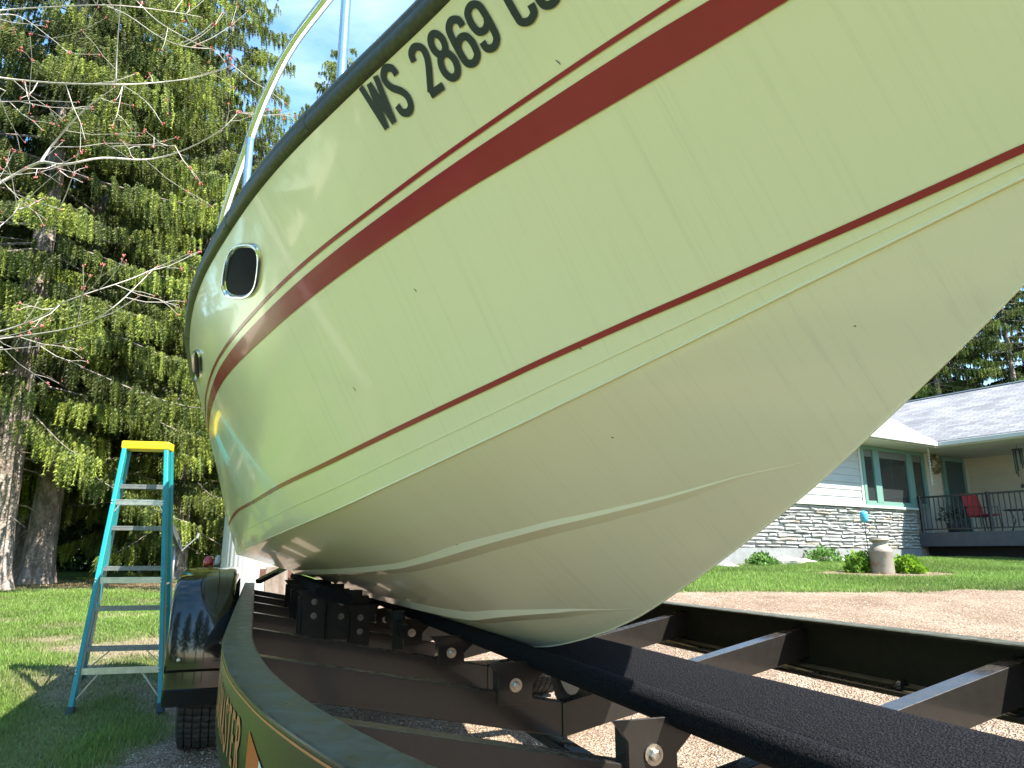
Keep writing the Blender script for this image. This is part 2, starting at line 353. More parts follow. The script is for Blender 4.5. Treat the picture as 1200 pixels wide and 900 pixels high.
# stripes (starboard and port)
def stripe(name, flo, fhi, u0, u1, m_, off=.0022):
    for sg in (1, -1):
        mb = MB(); rws = []
        for u in np.linspace(u0, u1, 150):
            a, b_ = float(flo(u)), float(fhi(u)); r_ = []
            for t in (0, .25, .5, .75, 1):
                p = onhull(topside, float(u), a + (b_ - a) * t, off)
                if sg < 0:
                    La = p.x * N2[0] + p.y * N2[1] - C0; p = p + Vector((-2 * La * N2[0], -2 * La * N2[1], 0))
                r_.append(p)
            rws.append(r_)
        mb.sweep(rws, closed=False); toboat(mb.build(name, m_, smooth=True))
thin = pchip([-.3,.0,.45,.796,.865,.959,1.066,1.185,1.319,1.476,1.663,1.898,2.238,2.858,3.6,5.7],[.51,.535,.585,.641,.653,.669,.684,.697,.706,.711,.713,.717,.723,.729,.736,.736])
stripe('thin_stripe', lambda u: thin(u) - .006, lambda u: thin(u) + .006, -.25, 5.7, M_red)
tt = pchip([-.3,.0,.45,.755,.824,.916,1.023,1.144,1.28,1.437,1.627,1.869,2.217,2.845,3.5,5.7],[.46,.48,.54,.597,.612,.629,.646,.661,.673,.680,.683,.685,.690,.698,.702,.702])
tb = pchip([-.3,.0,.45,.667,.736,.827,.932,1.052,1.189,1.346,1.536,1.776,2.115,2.706,3.344,3.829,4.6,5.7],[.37,.39,.46,.501,.512,.527,.546,.566,.585,.601,.610,.615,.622,.638,.659,.669,.685,.69])
stripe('wide_stripe', tb, tt, -.25, 5.7, M_red)
pin = pchip([-.1,.3,.528,.684,.914,1.127,1.386,1.679,2.242,2.863,3.501,4.408,5.7],[.028,.036,.046,.059,.082,.104,.122,.132,.147,.163,.175,.205,.22])
stripe('pin_stripe', lambda u: pin(u) - .0075, lambda u: pin(u) + .0075, 0.1, 5.7, M_red)
# moulded line below the pin stripe, chine edge
for nm, fn, vf, r_, u0, u1 in (('chine_edge', topside, lambda u: 0.0, .0030, .46, 5.7), ('stem_edge', bottom, lambda u: 0.0, .0018, -.34, 2.5), ('moulding_line', topside, lambda u: float(pin(u)) * .42 + .004, .0012, .5, 5.7)):
    mb = MB(); mb.tube([onhull(fn, float(u), vf(u), .0005) for u in np.linspace(u0, u1, 120)], r_, 6); toboat(mb.build(nm, M_hull, smooth=True))
# strakes
def strake(up, lo, u0, u1):
    for sg in (1, -1):
        mb = MB(); rws = []
        for u in np.linspace(u0, u1, 110):
            vu, vl = float(up(u)), float(lo(u)); fd = float(smst((u - u0) / .35)); Lu, zu = bottom(u, vu); Ll, zl = bottom(u, max(vl, 0)); Li, zi = bottom(u, max(vl - .03 * fd - .002, 0))
            Lu, zu, Ll, zl, Li, zi = map(float, (Lu, zu, Ll, zl, Li, zi)); sg_len = math.hypot(Ll - Lu, zl - zu) + 1e-6; d = .0003 + .30 * sg_len * fd
            nL, nz_ = -abs(zl - zu) / sg_len, -abs(Ll - Lu) / sg_len
            rws.append([TW(u, sg * Lu, zu + .003), TW(u, sg * (Lu + (Ll - Lu) * .62 + nL * d), zu + (zl - zu) * .62 + nz_ * d), TW(u, sg * Li, zi), TW(u, sg * (Li * .9), zi + .008)])
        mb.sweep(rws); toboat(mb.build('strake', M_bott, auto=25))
strake(pchip([.96,1.12,1.255,1.459,1.662,2.148,3.5,5.7],[.10,.287,.378,.489,.572,.640,.640,.635]), pchip([.96,1.12,1.255,1.424,1.688,1.954,2.42,3.76,5.7],[.095,.272,.357,.443,.538,.578,.598,.590,.58]), .985, 5.68)
strake(pchip([1.6,1.944,2.364,3.153,5.7],[.035,.188,.268,.256,.25]), pchip([1.6,1.895,2.309,2.933,5.7],[.025,.150,.212,.190,.18]), 1.62, 5.68)
# small scuffs on the gelcoat
for uq, vq, ln_, fn_ in ((1.02, .70, .012, topside), (1.60, .45, .009, topside), (2.0, .30, .011, topside), (1.25, .10, .010, topside), (2.05, .62, .014, bottom), (1.3, .75, .009, bottom), (.80, .60, .008, bottom)):
    mb = MB(); a_ = onhull(fn_, uq, vq, .0012); b_ = onhull(fn_, uq + ln_ * .35, vq + ln_ * 1.3, .0012); mb.tube([a_, (a_ + b_) / 2 + Vector((.001, 0, 0)), b_], [.0006, .0011, .0005], 5); toboat(mb.build('scuff_mark', M_letter))
# portholes
def porthole(cor):
    uc = sum(c[0] for c in cor) / 4; vc = sum(c[1] for c in cor) / 4
    N_ = 40; mb = MB()
    def outl(k, off):
        r_ = []
        for i in range(N_):
            t = 2 * math.pi * i / N_; c, s = math.cos(t), math.sin(t); e = 2 / 2.9
            x_ = (1 + k[0] * math.copysign(abs(c) ** e, c)) / 2; y_ = (1 + k[1] * math.copysign(abs(s) ** e, s)) / 2   # x to the right, y up
            q_ = [(1 - x_) * y_, x_ * y_, x_ * (1 - y_), (1 - x_) * (1 - y_)]
            r_.append(onhull(topside, sum(w_ * c_[0] for w_, c_ in zip(q_, cor)), sum(w_ * c_[1] for w_, c_ in zip(q_, cor)), off))
        return r_
    mb.sweep([outl((1.0, 1.0), -.002), outl((1.0, 1.0), .007), outl((.97, .965), .012), outl((.925, .915), .012), outl((.90, .89), .005), outl((.87, .86), .007), outl((.84, .83), .002)], closed=True, caps=False)
    rim = toboat(mb.build('porthole', M_steel, auto=40))
    mb = MB(); c_ = onhull(topside, uc, vc, .003); o_ = outl((.86, .85), .003); mb.add([c_] + o_, [(0, 1 + i, 1 + (i + 1) % N_) for i in range(N_)])
    g = mb.build('pane', M_glassd); under(g, rim)
    mb = MB(); o1 = outl((.93, .92), .0062); o2 = outl((.895, .885), .0062)
    mb.sweep([o1, o2], closed=True, caps=False); g = mb.build('gasket', mat('gasket', (.02, .02, .02), .5)); under(g, rim)
porthole([(2.372, .972), (2.128, .868), (2.338, .745), (2.648, .872)]); porthole([(3.50, .935), (3.26, .85), (3.56, .79), (3.98, .895)])
# registration lettering from stroked glyphs
def cat_(pts, n=5, closed=False):
    P_ = [np.array(p, float) for p in pts]; o = []
    rngi = range(len(P_) if closed else len(P_) - 1)
    for i in rngi:
        if closed: p0, p1, p2, p3 = [P_[(i + k) % len(P_)] for k in (-1, 0, 1, 2)]
        else: p0 = P_[max(i - 1, 0)]; p1 = P_[i]; p2 = P_[i + 1]; p3 = P_[min(i + 2, len(P_) - 1)]
        for t in np.linspace(0, 1, n, endpoint=False): o.append(.5 * (2*p1 + (p2-p0)*t + (2*p0-5*p1+4*p2-p3)*t*t + (3*p1-p0-3*p2+p3)*t**3))
    if not closed: o.append(P_[-1])
    return o
six = [(.40,.76),(.38,.92),(.22,1),(.06,.90),(.02,.7),(.02,.3),(.06,.08),(.22,0),(.38,.08),(.42,.22),(.42,.38),(.36,.54),(.22,.59),(.08,.52),(.03,.42)]
GL = {'W': (.60, [[(0,1),(.15,0)],[(.15,0),(.30,.95)],[(.30,.95),(.45,0)],[(.45,0),(.60,1)]]),
 'S': (.44, [cat_([(.42,.76),(.39,.92),(.22,1),(.05,.91),(.03,.76),(.12,.60),(.30,.45),(.41,.28),(.38,.08),(.22,0),(.05,.08),(.01,.25)])]),
 '2': (.44, [cat_([(.02,.76),(.05,.92),(.22,1),(.39,.91),(.41,.74),(.33,.52),(.03,.04)]), [(0,.0),(.44,0)]]),
 '8': (.44, [cat_([(.22+.17*math.cos(t), .77+.23*math.sin(t)) for t in np.linspace(0, 2*math.pi, 10, endpoint=False)], 4, True), cat_([(.22+.2*math.cos(t), .27+.27*math.sin(t)) for t in np.linspace(0, 2*math.pi, 10, endpoint=False)], 4, True)]),
 '6': (.44, [cat_(six)]), '9': (.44, [cat_([(.44 - a, 1 - b_) for a, b_ in six])]),
 'C': (.44, [cat_([(.42,.74),(.39,.92),(.22,1),(.05,.92),(.02,.75),(.02,.25),(.05,.08),(.22,0),(.39,.08),(.42,.26)])]),
 'U': (.44, [cat_([(.02,1),(.02,.6),(.02,.25),(.06,.07),(.22,0),(.38,.07),(.42,.25),(.42,.6),(.42,1)])]),
 'L': (.40, [[(.05,1),(.05,0)],[(.0,.06),(.40,.06)]]), 'O': (.46, [cat_([(.23+.2*math.cos(t), .5+.48*math.sin(t)) for t in np.linspace(0, 2*math.pi, 12, endpoint=False)], 4, True)]),
 'A': (.5, [[(0,0),(.25,1)],[(.25,1),(.5,0)],[(.1,.3),(.4,.3)]]), 'D': (.44, [[(.05,0),(.05,1)], cat_([(.05,.97),(.28,.93),(.42,.7),(.42,.3),(.28,.07),(.05,.03)])]),
 'M': (.6, [[(.04,0),(.04,1)],[(.04,1),(.3,.2)],[(.3,.2),(.56,1)],[(.56,1),(.56,0)]]), 'T': (.44, [[(0,.94),(.44,.94)],[(.22,.94),(.22,0)]]),
 'E': (.4, [[(.05,0),(.05,1)],[(.05,.94),(.4,.94)],[(.05,.5),(.36,.5)],[(.05,.06),(.4,.06)]]), 'R': (.44, [[(.05,0),(.05,1)], cat_([(.05,.94),(.3,.94),(.42,.8),(.40,.6),(.26,.5),(.05,.5)]), [(.24,.5),(.44,0)]])}
def glyph(mb, ch, x0, th, fmap, sub=6):
    wd, strokes = GL[ch]
    for si, s in enumerate(strokes):
        closed = np.allclose(s[0], s[-1]) if len(s) > 2 else False
        pts = [np.array(p, float) for p in s]
        if ch in '8O' and len(s) > 20: pts.append(pts[0]); closed = True
        if len(pts) == 2: pts = [pts[0] + (pts[1] - pts[0]) * t for t in np.linspace(0, 1, sub)]
        rws = []
        for i, p in enumerate(pts):
            if closed: d = pts[(i + 1) % (len(pts) - 1)] - pts[(i - 1) % (len(pts) - 1)]
            else: d = pts[min(i + 1, len(pts) - 1)] - pts[max(i - 1, 0)]
            d = d / (np.linalg.norm(d) + 1e-9); q = np.array([-d[1], d[0]]) * th / 2
            rws.append([fmap(x0 + (p + q)[0], (p + q)[1], .00025 * si), fmap(x0 + (p - q)[0], (p - q)[1], .00025 * si)])
        mb.sweep(rws, closed=False)
    return wd
HT = .098
def regmap(x, y, o):
    u = 1.473 - x * HT * .925; v0 = float(np.interp(u, [.8, 1.019, 1.118, 1.300, 1.476], [.785, .819, .834, .850, .859])); return onhull(topside, u, v0 + y * (.112 + .06 * max(0, u - 1.1)) + .004, .0028 + o)
x = 0.0
for ch in 'WS 2869 CU':
    if ch == ' ': x += .42; continue
    mb = MB(); wd = glyph(mb, ch, x, .172, regmap); toboat(mb.build('registration_character', M_letter)); x += wd + .17
# bow rail in stainless tube
bow = toboat(empty('bow_rail', W(1.5, 0, 2.2)))
def railpt(u, z, off=.06): return W(u, -(float(sbf(u)) - off), z)
trk = pchip([-.30,-.1,.4,1.0,1.5,1.805,2.03,2.26,2.43,2.507,2.669,2.863,3.05,3.12],[2.62,2.63,2.62,2.58,2.56,2.552,2.560,2.532,2.480,2.436,2.385,2.330,2.20,2.08])
for sg in (1, -1):
    mb = MB(); pts = []
    for u in np.linspace(-.28, 3.10, 70):
        p = railpt(float(u), float(trk(u))); La = p.x * N2[0] + p.y * N2[1] - C0
        if sg < 0: p = p + Vector((-2 * La * N2[0], -2 * La * N2[1], 0))
        pts.append(p)
    mb.tube(pts, .0155, 12); o = mb.build('rail_tube', M_steel, smooth=True); under(o, bow)
    for us_ in (2.46, 1.69, .9, .2):
        mb = MB(); pa = railpt(us_, 2.10); pb = railpt(us_, float(trk(us_)))
        prs = []
        for p in (pa, pb):
            if sg < 0:
                La = p.x * N2[0] + p.y * N2[1] - C0; p = p + Vector((-2 * La * N2[0], -2 * La * N2[1], 0))
            prs.append(p)
        mb.tube(prs, .0130, 10); mb.tube([prs[0], prs[0] + Vector((0, 0, .02))], .028, 12); under(mb.build('stanchion', M_steel, smooth=True, auto=40), bow)

# ------------------------------------------------------------------ trailer
M_frame = mat('black_enamel', (.010, .011, .010), .10, coat=.5, spec=.35, noise=(3, (.016, .017, .015), .4, .7))
# dusty paint: dust settles on faces that look up
M_dark = mat('shaded_black_paint', (.009, .009, .009), .4, spec=.2, noise=(20, (.02, .018, .016), .4, .7))  # darker black for stern parts, the shade under the hull put into the colour
def dusty(name, base, dust, amt=.8, rough=.16, coat_=.5):
    m = mat(name, base, rough, coat=coat_); n = m.node_tree.nodes; l = m.node_tree.links; b = n['Principled BSDF']
    g = n.new('ShaderNodeNewGeometry'); s = n.new('ShaderNodeSeparateXYZ'); l.new(g.outputs['Normal'], s.inputs[0])
    mr = n.new('ShaderNodeMapRange'); mr.inputs[1].default_value = .4; mr.inputs[2].default_value = .95; mr.inputs[4].default_value = amt; l.new(s.outputs[2], mr.inputs[0])
    t = n.new('ShaderNodeTexCoord'); a = n.new('ShaderNodeTexNoise'); a.inputs['Scale'].default_value = 30; a.inputs['Detail'].default_value = 8; a.inputs['Roughness'].default_value = .7; l.new(t.outputs['Object'], a.inputs['Vector'])
    r1 = n.new('ShaderNodeMapRange'); r1.inputs[1].default_value = .3; r1.inputs[2].default_value = .62; l.new(a.outputs[0], r1.inputs[0])
    mu = n.new('ShaderNodeMath'); mu.operation = 'MULTIPLY'; l.new(mr.outputs[0], mu.inputs[0]); l.new(r1.outputs[0], mu.inputs[1])
    ad = n.new('ShaderNodeMath'); ad.operation = 'MULTIPLY_ADD'; ad.inputs[1].default_value = .045; l.new(r1.outputs[0], ad.inputs[0]); l.new(mu.outputs[0], ad.inputs[2])
    mxx = n.new('ShaderNodeMix'); mxx.data_type = 'RGBA'; mxx.inputs[6].default_value = (*base, 1); mxx.inputs[7].default_value = (*dust, 1); l.new(ad.outputs[0], mxx.inputs[0]); l.new(mxx.outputs[2], b.inputs['Base Color'])
    r2 = n.new('ShaderNodeMapRange'); r2.inputs[3].default_value = rough; r2.inputs[4].default_value = .6; l.new(ad.outputs[0], r2.inputs[0]); l.new(r2.outputs[0], b.inputs['Roughness'])
    ct = n.new('ShaderNodeMapRange'); ct.inputs[3].default_value = coat_; ct.inputs[4].default_value = .0; l.new(mu.outputs[0], ct.inputs[0]); l.new(ct.outputs[0], b.inputs['Coat Weight'])
    return m
M_rail = dusty('trailer_black_dusty', (.014, .016, .012), (.115, .12, .095), coat_=.0, rough=.24); M_rail.node_tree.nodes['Principled BSDF'].inputs['Specular IOR Level'].default_value = .11
M_cross = dusty('cross_member_black', (.016, .0145, .013), (.11, .10, .09), amt=.3, rough=.17, coat_=.15); M_cross.node_tree.nodes['Principled BSDF'].inputs['Specular IOR Level'].default_value = .38
M_carpet = mat('black_carpet', (.007, .0075, .010), .95, spec=.08, noise=(260, (.036, .037, .043), .42, .78), bump=(230, 1.0, .012))
M_bolt = mat('zinc_bolt', (.55, .53, .46), .35, metal=.9, noise=(60, (.25, .22, .17), .5, .8))
M_boltd = mat('dull_bolt', (.22, .21, .18), .5, metal=.7, noise=(50, (.10, .085, .07), .4, .7))
M_orange = mat('orange_vinyl', (.50, .16, .075), .45, noise=(30, (.34, .13, .07), .4, .7))
trailer = empty('boat_trailer', W(3, 0, 0), label='glossy black boat trailer with dusty frame rails and carpeted bunks under the boat', cat='trailer')
def totr(o): under(o, trailer); return o
nearL = pchip([-1.2,-.6,0,.4,.87,1.06,1.23,1.62,2.06,2.28,6.3],[-.10,-.24,-.48,-.64,-.81,-.86,-.895,-.948,-.975,-.98,-.98])
ZT = .78
def rail(sg, u0, u1, LF):
    mb = MB(); rws = []; rr = .006
    prof = [(0.0, -.17), (0.0, -rr), (.002, -.002), (rr, 0), (.074, 0), (.078, -.003), (.078, -.010), (.008, -.012), (.008, -.158), (.060, -.160), (.060, -.170)]
    for u in np.unique(np.concatenate([np.linspace(u0, 2.6, 60), np.linspace(2.6, u1, 16)])):
        e = .01; d = (float(LF(u + e)) - float(LF(u - e))) / (2 * e); nl = math.sqrt(1 + d * d)   # inward normal in (u,L)
        rws.append([TW(u - sg * 0 + (-d / nl) * a * (1), sg * float(LF(u)) * (1) + sg * a / nl * 1 if 0 else sg * (float(LF(u)) + a / nl), ZT + z) for a, z in prof])
    mb.sweep(rws); return totr(mb.build('frame_rail', M_rail, auto=35))
rail(1, -1.2, 6.3, nearL)
farL = pchip([-1.2,-.6,0,.4,.8,1.2,6.3],[-.10,-.24,-.56,-.78,-.92,-.985,-.985])
rail(-1, -1.2, 6.3, farL)
mb = MB(); mb.bar(W(-1.0, 0, .70), W(-3.2, 0, .66), .1, .13); totr(mb.build('tongue', M_frame, bevel=.006))
# orange pin line and lettering on the near rail face
def railface(u, z, off):
    e = .01; d = (float(nearL(u + e)) - float(nearL(u - e))) / (2 * e); nl = math.sqrt(1 + d * d)
    return W(u + d / nl * off, float(nearL(u)) - off / nl, z)
mb = MB(); mb.sweep([[railface(float(u), ZT - .009, .0008), railface(float(u), ZT - .0125, .0008)] for u in np.linspace(.1, 6.2, 160)], closed=False); totr(mb.build('pin_line', M_orange))
hh = .083
def rtxt(x, y, o): return railface(1.90 - x * hh * .98, ZT - .127 + y * hh, .0015 + o)
x = 0.0
for ch in 'LOADMASTER':
    mb = MB(); wd = glyph(mb, ch, x, .15, rtxt, 3); totr(mb.build('trailer_letter', M_orange)); x += wd + .26
u_end = 2.62 - x * hh * 1.15
# coloured flag decal after the lettering
M_dred = mat('decal_red', (.55, .07, .02), .3, coat=.4); M_dwh = mat('decal_white', (.72, .74, .74), .3, coat=.4); M_dbl = mat('decal_blue', (.03, .05, .20), .3, coat=.4)
ud = 1.70
def decal(pts, m_, off, nm):
    mb = MB(); mb.add([railface(a, z, off) for a, z in pts], [tuple(range(len(pts)))]); totr(mb.build(nm, m_))
ud = 1.25
decal([(ud, ZT - .042), (ud - .085, ZT - .065), (ud - .085, ZT - .158), (ud + .015, ZT - .158)], M_dred, .0015, 'decal')
decal([(ud - .086, ZT - .065), (ud - .16, ZT - .088), (ud - .17, ZT - .158), (ud - .086, ZT - .158)], M_dwh, .0017, 'decal')
decal([(ud - .035, ZT - .135), (ud - .060, ZT - .085), (ud - .078, ZT - .08), (ud - .085, ZT - .158), (ud - .045, ZT - .158)], M_dbl, .0021, 'decal')
# cross members, dropped in the middle
def cross(u):
    mb = MB(); h = .098; w_ = .055; LN = float(nearL(u)) + .010; LFr = -float(farL(u)) - .010
    # near half: L LN..0 , far half mirrored
    for La, Lb, za, zb in ((LN, .02, .745, .555), (LFr, .03, .745, .555)):
        rws = []
        for t in np.linspace(0, 1, 2):
            L = La + (Lb - La) * t; z = za + (zb - za) * t
            if w_: rws.append([TW(u, L, z), TW(u + w_, L, z), TW(u + w_, L, z - .008), TW(u + .008, L, z - .008), TW(u + .008, L, z - h + .008), TW(u + w_, L, z - h + .008), TW(u + w_, L, z - h), TW(u, L, z - h)])
        mb.sweep(rws)
    mb.bar(W(u - .003, .018, .503), W(u - .003, .032, .503), .008, .104)
    o = totr(mb.build('cross_member', M_cross, bevel=.0012, seg=1)); return o
for u in (1.37, 2.18, 2.95, 3.74, 4.53, 5.32, 6.1): cross(u)
mb = MB(); mb.bar(W(-.6, .02, .43), W(6.1, .02, .43), .055, .03); totr(mb.build('centre_bar', M_frame, bevel=.003))
# keel bunks: two carpeted boards in a shallow V
def bunkboard(name, La, Lb, za, zb, th, u0, u1, dz=0.0):
    mb = MB(); rws = []
    d = np.array([Lb - La, zb - za]); d = d / np.linalg.norm(d); q = np.array([-d[1], d[0]]); q = q if q[1] > 0 else -q
    out_ = []
    for (cx, cz, a0, a1) in ((La, za, 90, 270), (Lb, zb, -90, 90)):
        for t in np.linspace(a0, a1, 9):
            t = R(t); out_.append((cx + th / 2 * (math.cos(t) * d[0] + math.sin(t) * q[0]), cz + th / 2 * (math.cos(t) * d[1] + math.sin(t) * q[1])))
    nU = 90
    for u in np.linspace(u0, u1, nU):
        wv = .0006 * math.sin(u * 9.1 + La * 40) + .0004 * math.sin(u * 23)
        k = .0 if u0 < u < u1 else 0
        rws.append([TW(u, L, z + dz * (u - 2) + wv * (1 if z > (za + zb) / 2 else .3)) for L, z in out_])
    mb.sweep(rws); return totr(mb.build(name, M_carpet, smooth=True, auto=60))
bunkboard('keel_bunk', -.072, .010, .688, .655, .062, -.35, 5.6)
bunkboard('keel_bunk', .075, .225, .650, .690, .060, -.35, 5.6)
bunkboard('hull_bunk', -.62, -.50, .835, .800, .05, 3.45, 6.0)
bunkboard('hull_bunk', .50, .62, .800, .835, .05, 3.45, 6.0)
# brackets with bolts
def bolt(u, L, z, r_=.016, parent=None):
    mb = MB()
    T = lambda x_, y_, z_: TW(u - z_, L + x_, z + y_)
    mb.lathe([(r_ * 1.0, 0), (r_ * 1.0, .003)], 16, T); mb.lathe([(r_ * .58, .003), (r_ * .58, .011), (r_ * .40, .013)], 6, T)
    o = mb.build('bolt', M_bolt if r_ > .018 else M_boltd, auto=30); return o
def bracket(u, L, zt, zb, wid=.11, nb_=1, br_=.020):
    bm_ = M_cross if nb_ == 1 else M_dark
    mb = MB(); pts = [(-wid * .78, zt), (wid * .78, zt), (wid * .78, zt - .03), (wid * .42, zt - .068), (wid * .42, zb), (-wid * .50, zb), (-wid * .50, zt - .04)]
    mb.prism(pts, 0, .008, lambda p, q, h: TW(u - h, L + p, q))
    mb.box(u, u + .05, L - wid * .50, L - wid * .50 + .008, zb, zt - .02, TW)
    br = totr(mb.build('bracket', bm_, bevel=.001, seg=1))
    for k in range(nb_):
        o = bolt(u - .009, L - .005, zt - .066 - k * .065 - (.013 * math.sin(u * 31 + L * 57) if nb_ > 1 else 0), br_); under(o, br)
    return br
for u in (1.363, 2.173, 2.943, 3.733, 4.523, 5.313): bracket(u, -.135, .682, .562, .118)
for u in (3.72, 4.51, 5.30):
    for dL in (-.62, -.49):
        br = bracket(u, dL, .83, .60, .12, 2, .015)
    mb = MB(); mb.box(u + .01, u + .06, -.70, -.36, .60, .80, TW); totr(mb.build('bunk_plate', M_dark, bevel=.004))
    br = bracket(u - .03, -.40, .76, .56, .10, 2, .015)
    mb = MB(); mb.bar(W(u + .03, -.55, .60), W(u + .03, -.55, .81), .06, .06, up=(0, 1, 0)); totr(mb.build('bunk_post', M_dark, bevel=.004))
for u, L in ((4.1, -.35), (4.9, -.3), (3.5, -.25)): 
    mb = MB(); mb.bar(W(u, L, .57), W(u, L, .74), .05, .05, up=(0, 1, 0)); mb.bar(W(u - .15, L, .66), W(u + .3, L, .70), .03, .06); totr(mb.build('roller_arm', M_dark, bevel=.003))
# dangling brake line on the far rail
mb = MB(); pts = [W(u, .925, .607 + .006 * math.sin(u * 9) - .004 * abs(math.sin(u * 3.9))) for u in np.linspace(.8, 5.8, 60)]; mb.tube(pts, .0045, 6); totr(mb.build('brake_line', mat('brake_line', (.33, .29, .17), .4), smooth=True))
for u in (1.75, 2.45, 3.2, 4.0):
    mb = MB(); mb.lathe([(.010, -.01), (.022, -.008), (.022, .008), (.010, .01)], 14, lambda x_, y_, z_, u=u: TW(u + z_, .93 + x_, .618 + y_)); totr(mb.build('line_clip', M_frame, smooth=True))
mb = MB(); mb.bar(W(.5, .95, .60), W(6.1, .95, .60), .10, .016); totr(mb.build('lower_flange', M_cross, bevel=.002, seg=1))
# diagonal strap and guide post near the stern
mb = MB(); mb.bar(W(5.9, -.88, .80), W(6.15, -.62, .93), .05, .03); totr(mb.build('stern_strut', M_frame))
# wheels and fenders
M_tyre = mat('tyre_rubber', (.018, .018, .018), .75, noise=(18, (.045, .042, .038), .45, .8), bump=(60, .3, .004))
M_rim = mat('wheel_rim', (.62, .62, .6), .3, metal=.7)
def wheel(u, sg):
    Rr = .335; Lc = -sg * 1.128; e = empty('wheel', W(u, Lc, Rr)); under(e, trailer)
    T = lambda r_, t, a: TW(u + r_ * math.cos(t), Lc + a, Rr + r_ * math.sin(t))
    prof = [(-.075, .20), (-.098, .23), (-.103, .27), (-.100, .305), (-.090, .322)]
    tread = []; edges = [-.090, -.062, -.055, -.024, -.017, .017, .024, .055, .062, .090]
    for i, a in enumerate(edges):
        rr_ = Rr - .35 * a * a
        tread.append((a, rr_))
        if i in (1, 3, 5, 7): tread.append((a + .0005, rr_ - .011)); tread.append((edges[i + 1] - .0005, rr_ - .011))
    prof2 = prof + tread + [(-a, r_) for a, r_ in prof[::-1]]
    mb = MB(); sg_ = 160; rws = []
    for k in range(sg_ + 1):
        t = 2 * math.pi * k / sg_; rws.append([T(r_ - (.008 if (k % 3 == 0 and r_ > .322) else 0), t + (.02 * (1 if a > 0 else -1) if abs(a) > .03 else 0), a) for a, r_ in prof2])
    mb.sweep(rws, closed=False); o = mb.build('tyre', M_tyre, auto=30); under(o, e)
    mb = MB(); rws = [[T(r_, 2 * math.pi * k / 32, a) for k in range(32)] for r_, a in ((.205, -.08), (.19, -.07), (.17, -.03), (.08, -.02), (.07, -.05), (.06, -.06), (.02, -.06))]
    mb.sweep(rws); rws = [[T(r_, 2 * math.pi * k / 32, a) for k in range(32)] for r_, a in ((.205, .08), (.19, .07), (.16, .0), (.05, .0))]; mb.sweep(rws)
    o = mb.build('rim', M_rim, auto=35); under(o, e)
for sg in (1, -1):
    for u in (4.47, 5.27): wheel(u, sg)
    mb = MB(); mb.bar(W(4.47, -sg * 1.05, .335), W(4.47, sg * .0, .335), .05, .05); mb.bar(W(5.27, -sg * 1.05, .335), W(5.27, 0, .335), .05, .05); totr(mb.build('axle', M_frame))
    P_ = [(4.015, .285), (4.000, .36), (4.015, .365), (4.020, .44), (4.000, .455), (4.003, .53), (4.012, .62), (4.030, .71), (4.065, .79), (4.13, .858), (4.25, .900), (4.45, .918), (5.3, .918), (5.5, .905), (5.65, .85), (5.76, .75), (5.82, .6), (5.84, .4), (5.84, .285)]
    ctr = (4.9, .33)
    mb = MB(); rws = []
    for pu_, pz_ in P_:
        n_ = np.array([pu_ - max(4.4, min(5.4, pu_)), pz_ - .33]); n_ = n_ / (np.linalg.norm(n_) + 1e-9)
        def pt(L, k): return TW(pu_ - n_[0] * k, -sg * L, pz_ - n_[1] * k)
        rws.append([pt(1.275, .050), pt(1.285, .046), pt(1.290, .030), pt(1.284, .012), pt(1.268, .0), pt(1.14, -.004), pt(1.022, 0), pt(1.006, .010), pt(1.0, .030), pt(1.0, .07), pt(1.008, .07), pt(1.01, .012), pt(1.14, .008), pt(1.27, .012), pt(1.275, .03)])
    mb.sweep(rws); fd = totr(mb.build('fender', M_frame, auto=38))
    mb = MB(); T = lambda x_, y_, z_: TW(3.998 - z_, -sg * 1.225 + x_, .500 + y_); mb.lathe([(.010, 0), (.012, .004), (.007, .009)], 14, T)
    o = mb.build('bolt', M_bolt, smooth=True); under(o, fd)

# ------------------------------------------------------------------ step ladder
M_teal = mat('teal_fibreglass', (.010, .25, .28), .38, noise=(8, (.015, .19, .22), .4, .75)); M_yel = mat('yellow_plastic', (.78, .56, .01), .4, noise=(14, (.62, .45, .03), .45, .8)); M_alu_shade = mat('shaded_aluminium', (.24, .25, .25), .5, metal=.6, noise=(40, (.17, .17, .17), .4, .7)); M_alu = mat('aluminium', (.55, .56, .55), .35, metal=.85, noise=(30, (.42, .42, .41), .4, .7))  # step aluminium darkened, the shaded tread faces are put into its colour
def lerp(a, b_, t): return Vector(a) + (Vector(b_) - Vector(a)) * t
z0 = float(gh(-2.6, 4.85)); NLf, NRf = Vector((-2.765, 4.80, .02)), Vector((-2.255, 4.92, .02))
FLf, FRf = Vector((-3.19, 5.62, .10)), Vector((-2.60, 5.74, .10))
zt = 1.80; NLt, NRt = Vector((-2.835, 5.17, zt - .05)), Vector((-2.56, 5.235, zt - .05)); FLt, FRt = Vector((-2.86, 5.26, zt - .05)), Vector((-2.575, 5.325, zt - .05))
lad = empty('step_ladder', (-2.7, 5.2, .05), label='tall teal fibreglass step ladder with a yellow top cap standing open on the lawn', cat='ladder')
def tl(o): under(o, lad); return o
sd = (NRf - NLf).normalized()
for a, b_, nm in ((NLf, NLt, 'back_rail'), (NRf, NRt, 'back_rail'), (FLf, FLt, 'front_rail'), (FRf, FRt, 'front_rail')):
    mb = MB(); ww, dd = (.030, .055) if nm == 'back_rail' else (.032, .070)
    mb.bar(a, b_, ww, dd, up=(0.23, -.97, .1)); rl = tl(mb.build(nm, M_teal, bevel=.004))
    mb = MB(); mb.bar(a - (b_ - a).normalized() * .01, a + (b_ - a).normalized() * .05, ww + .01, dd + .01, up=(0.23, -.97, .1)); o = mb.build('foot', mat('ladder_foot', (.02, .05, .06), .7) if 'ladder_foot' not in bpy.data.materials else bpy.data.materials['ladder_foot'], bevel=.004); under(o, rl)
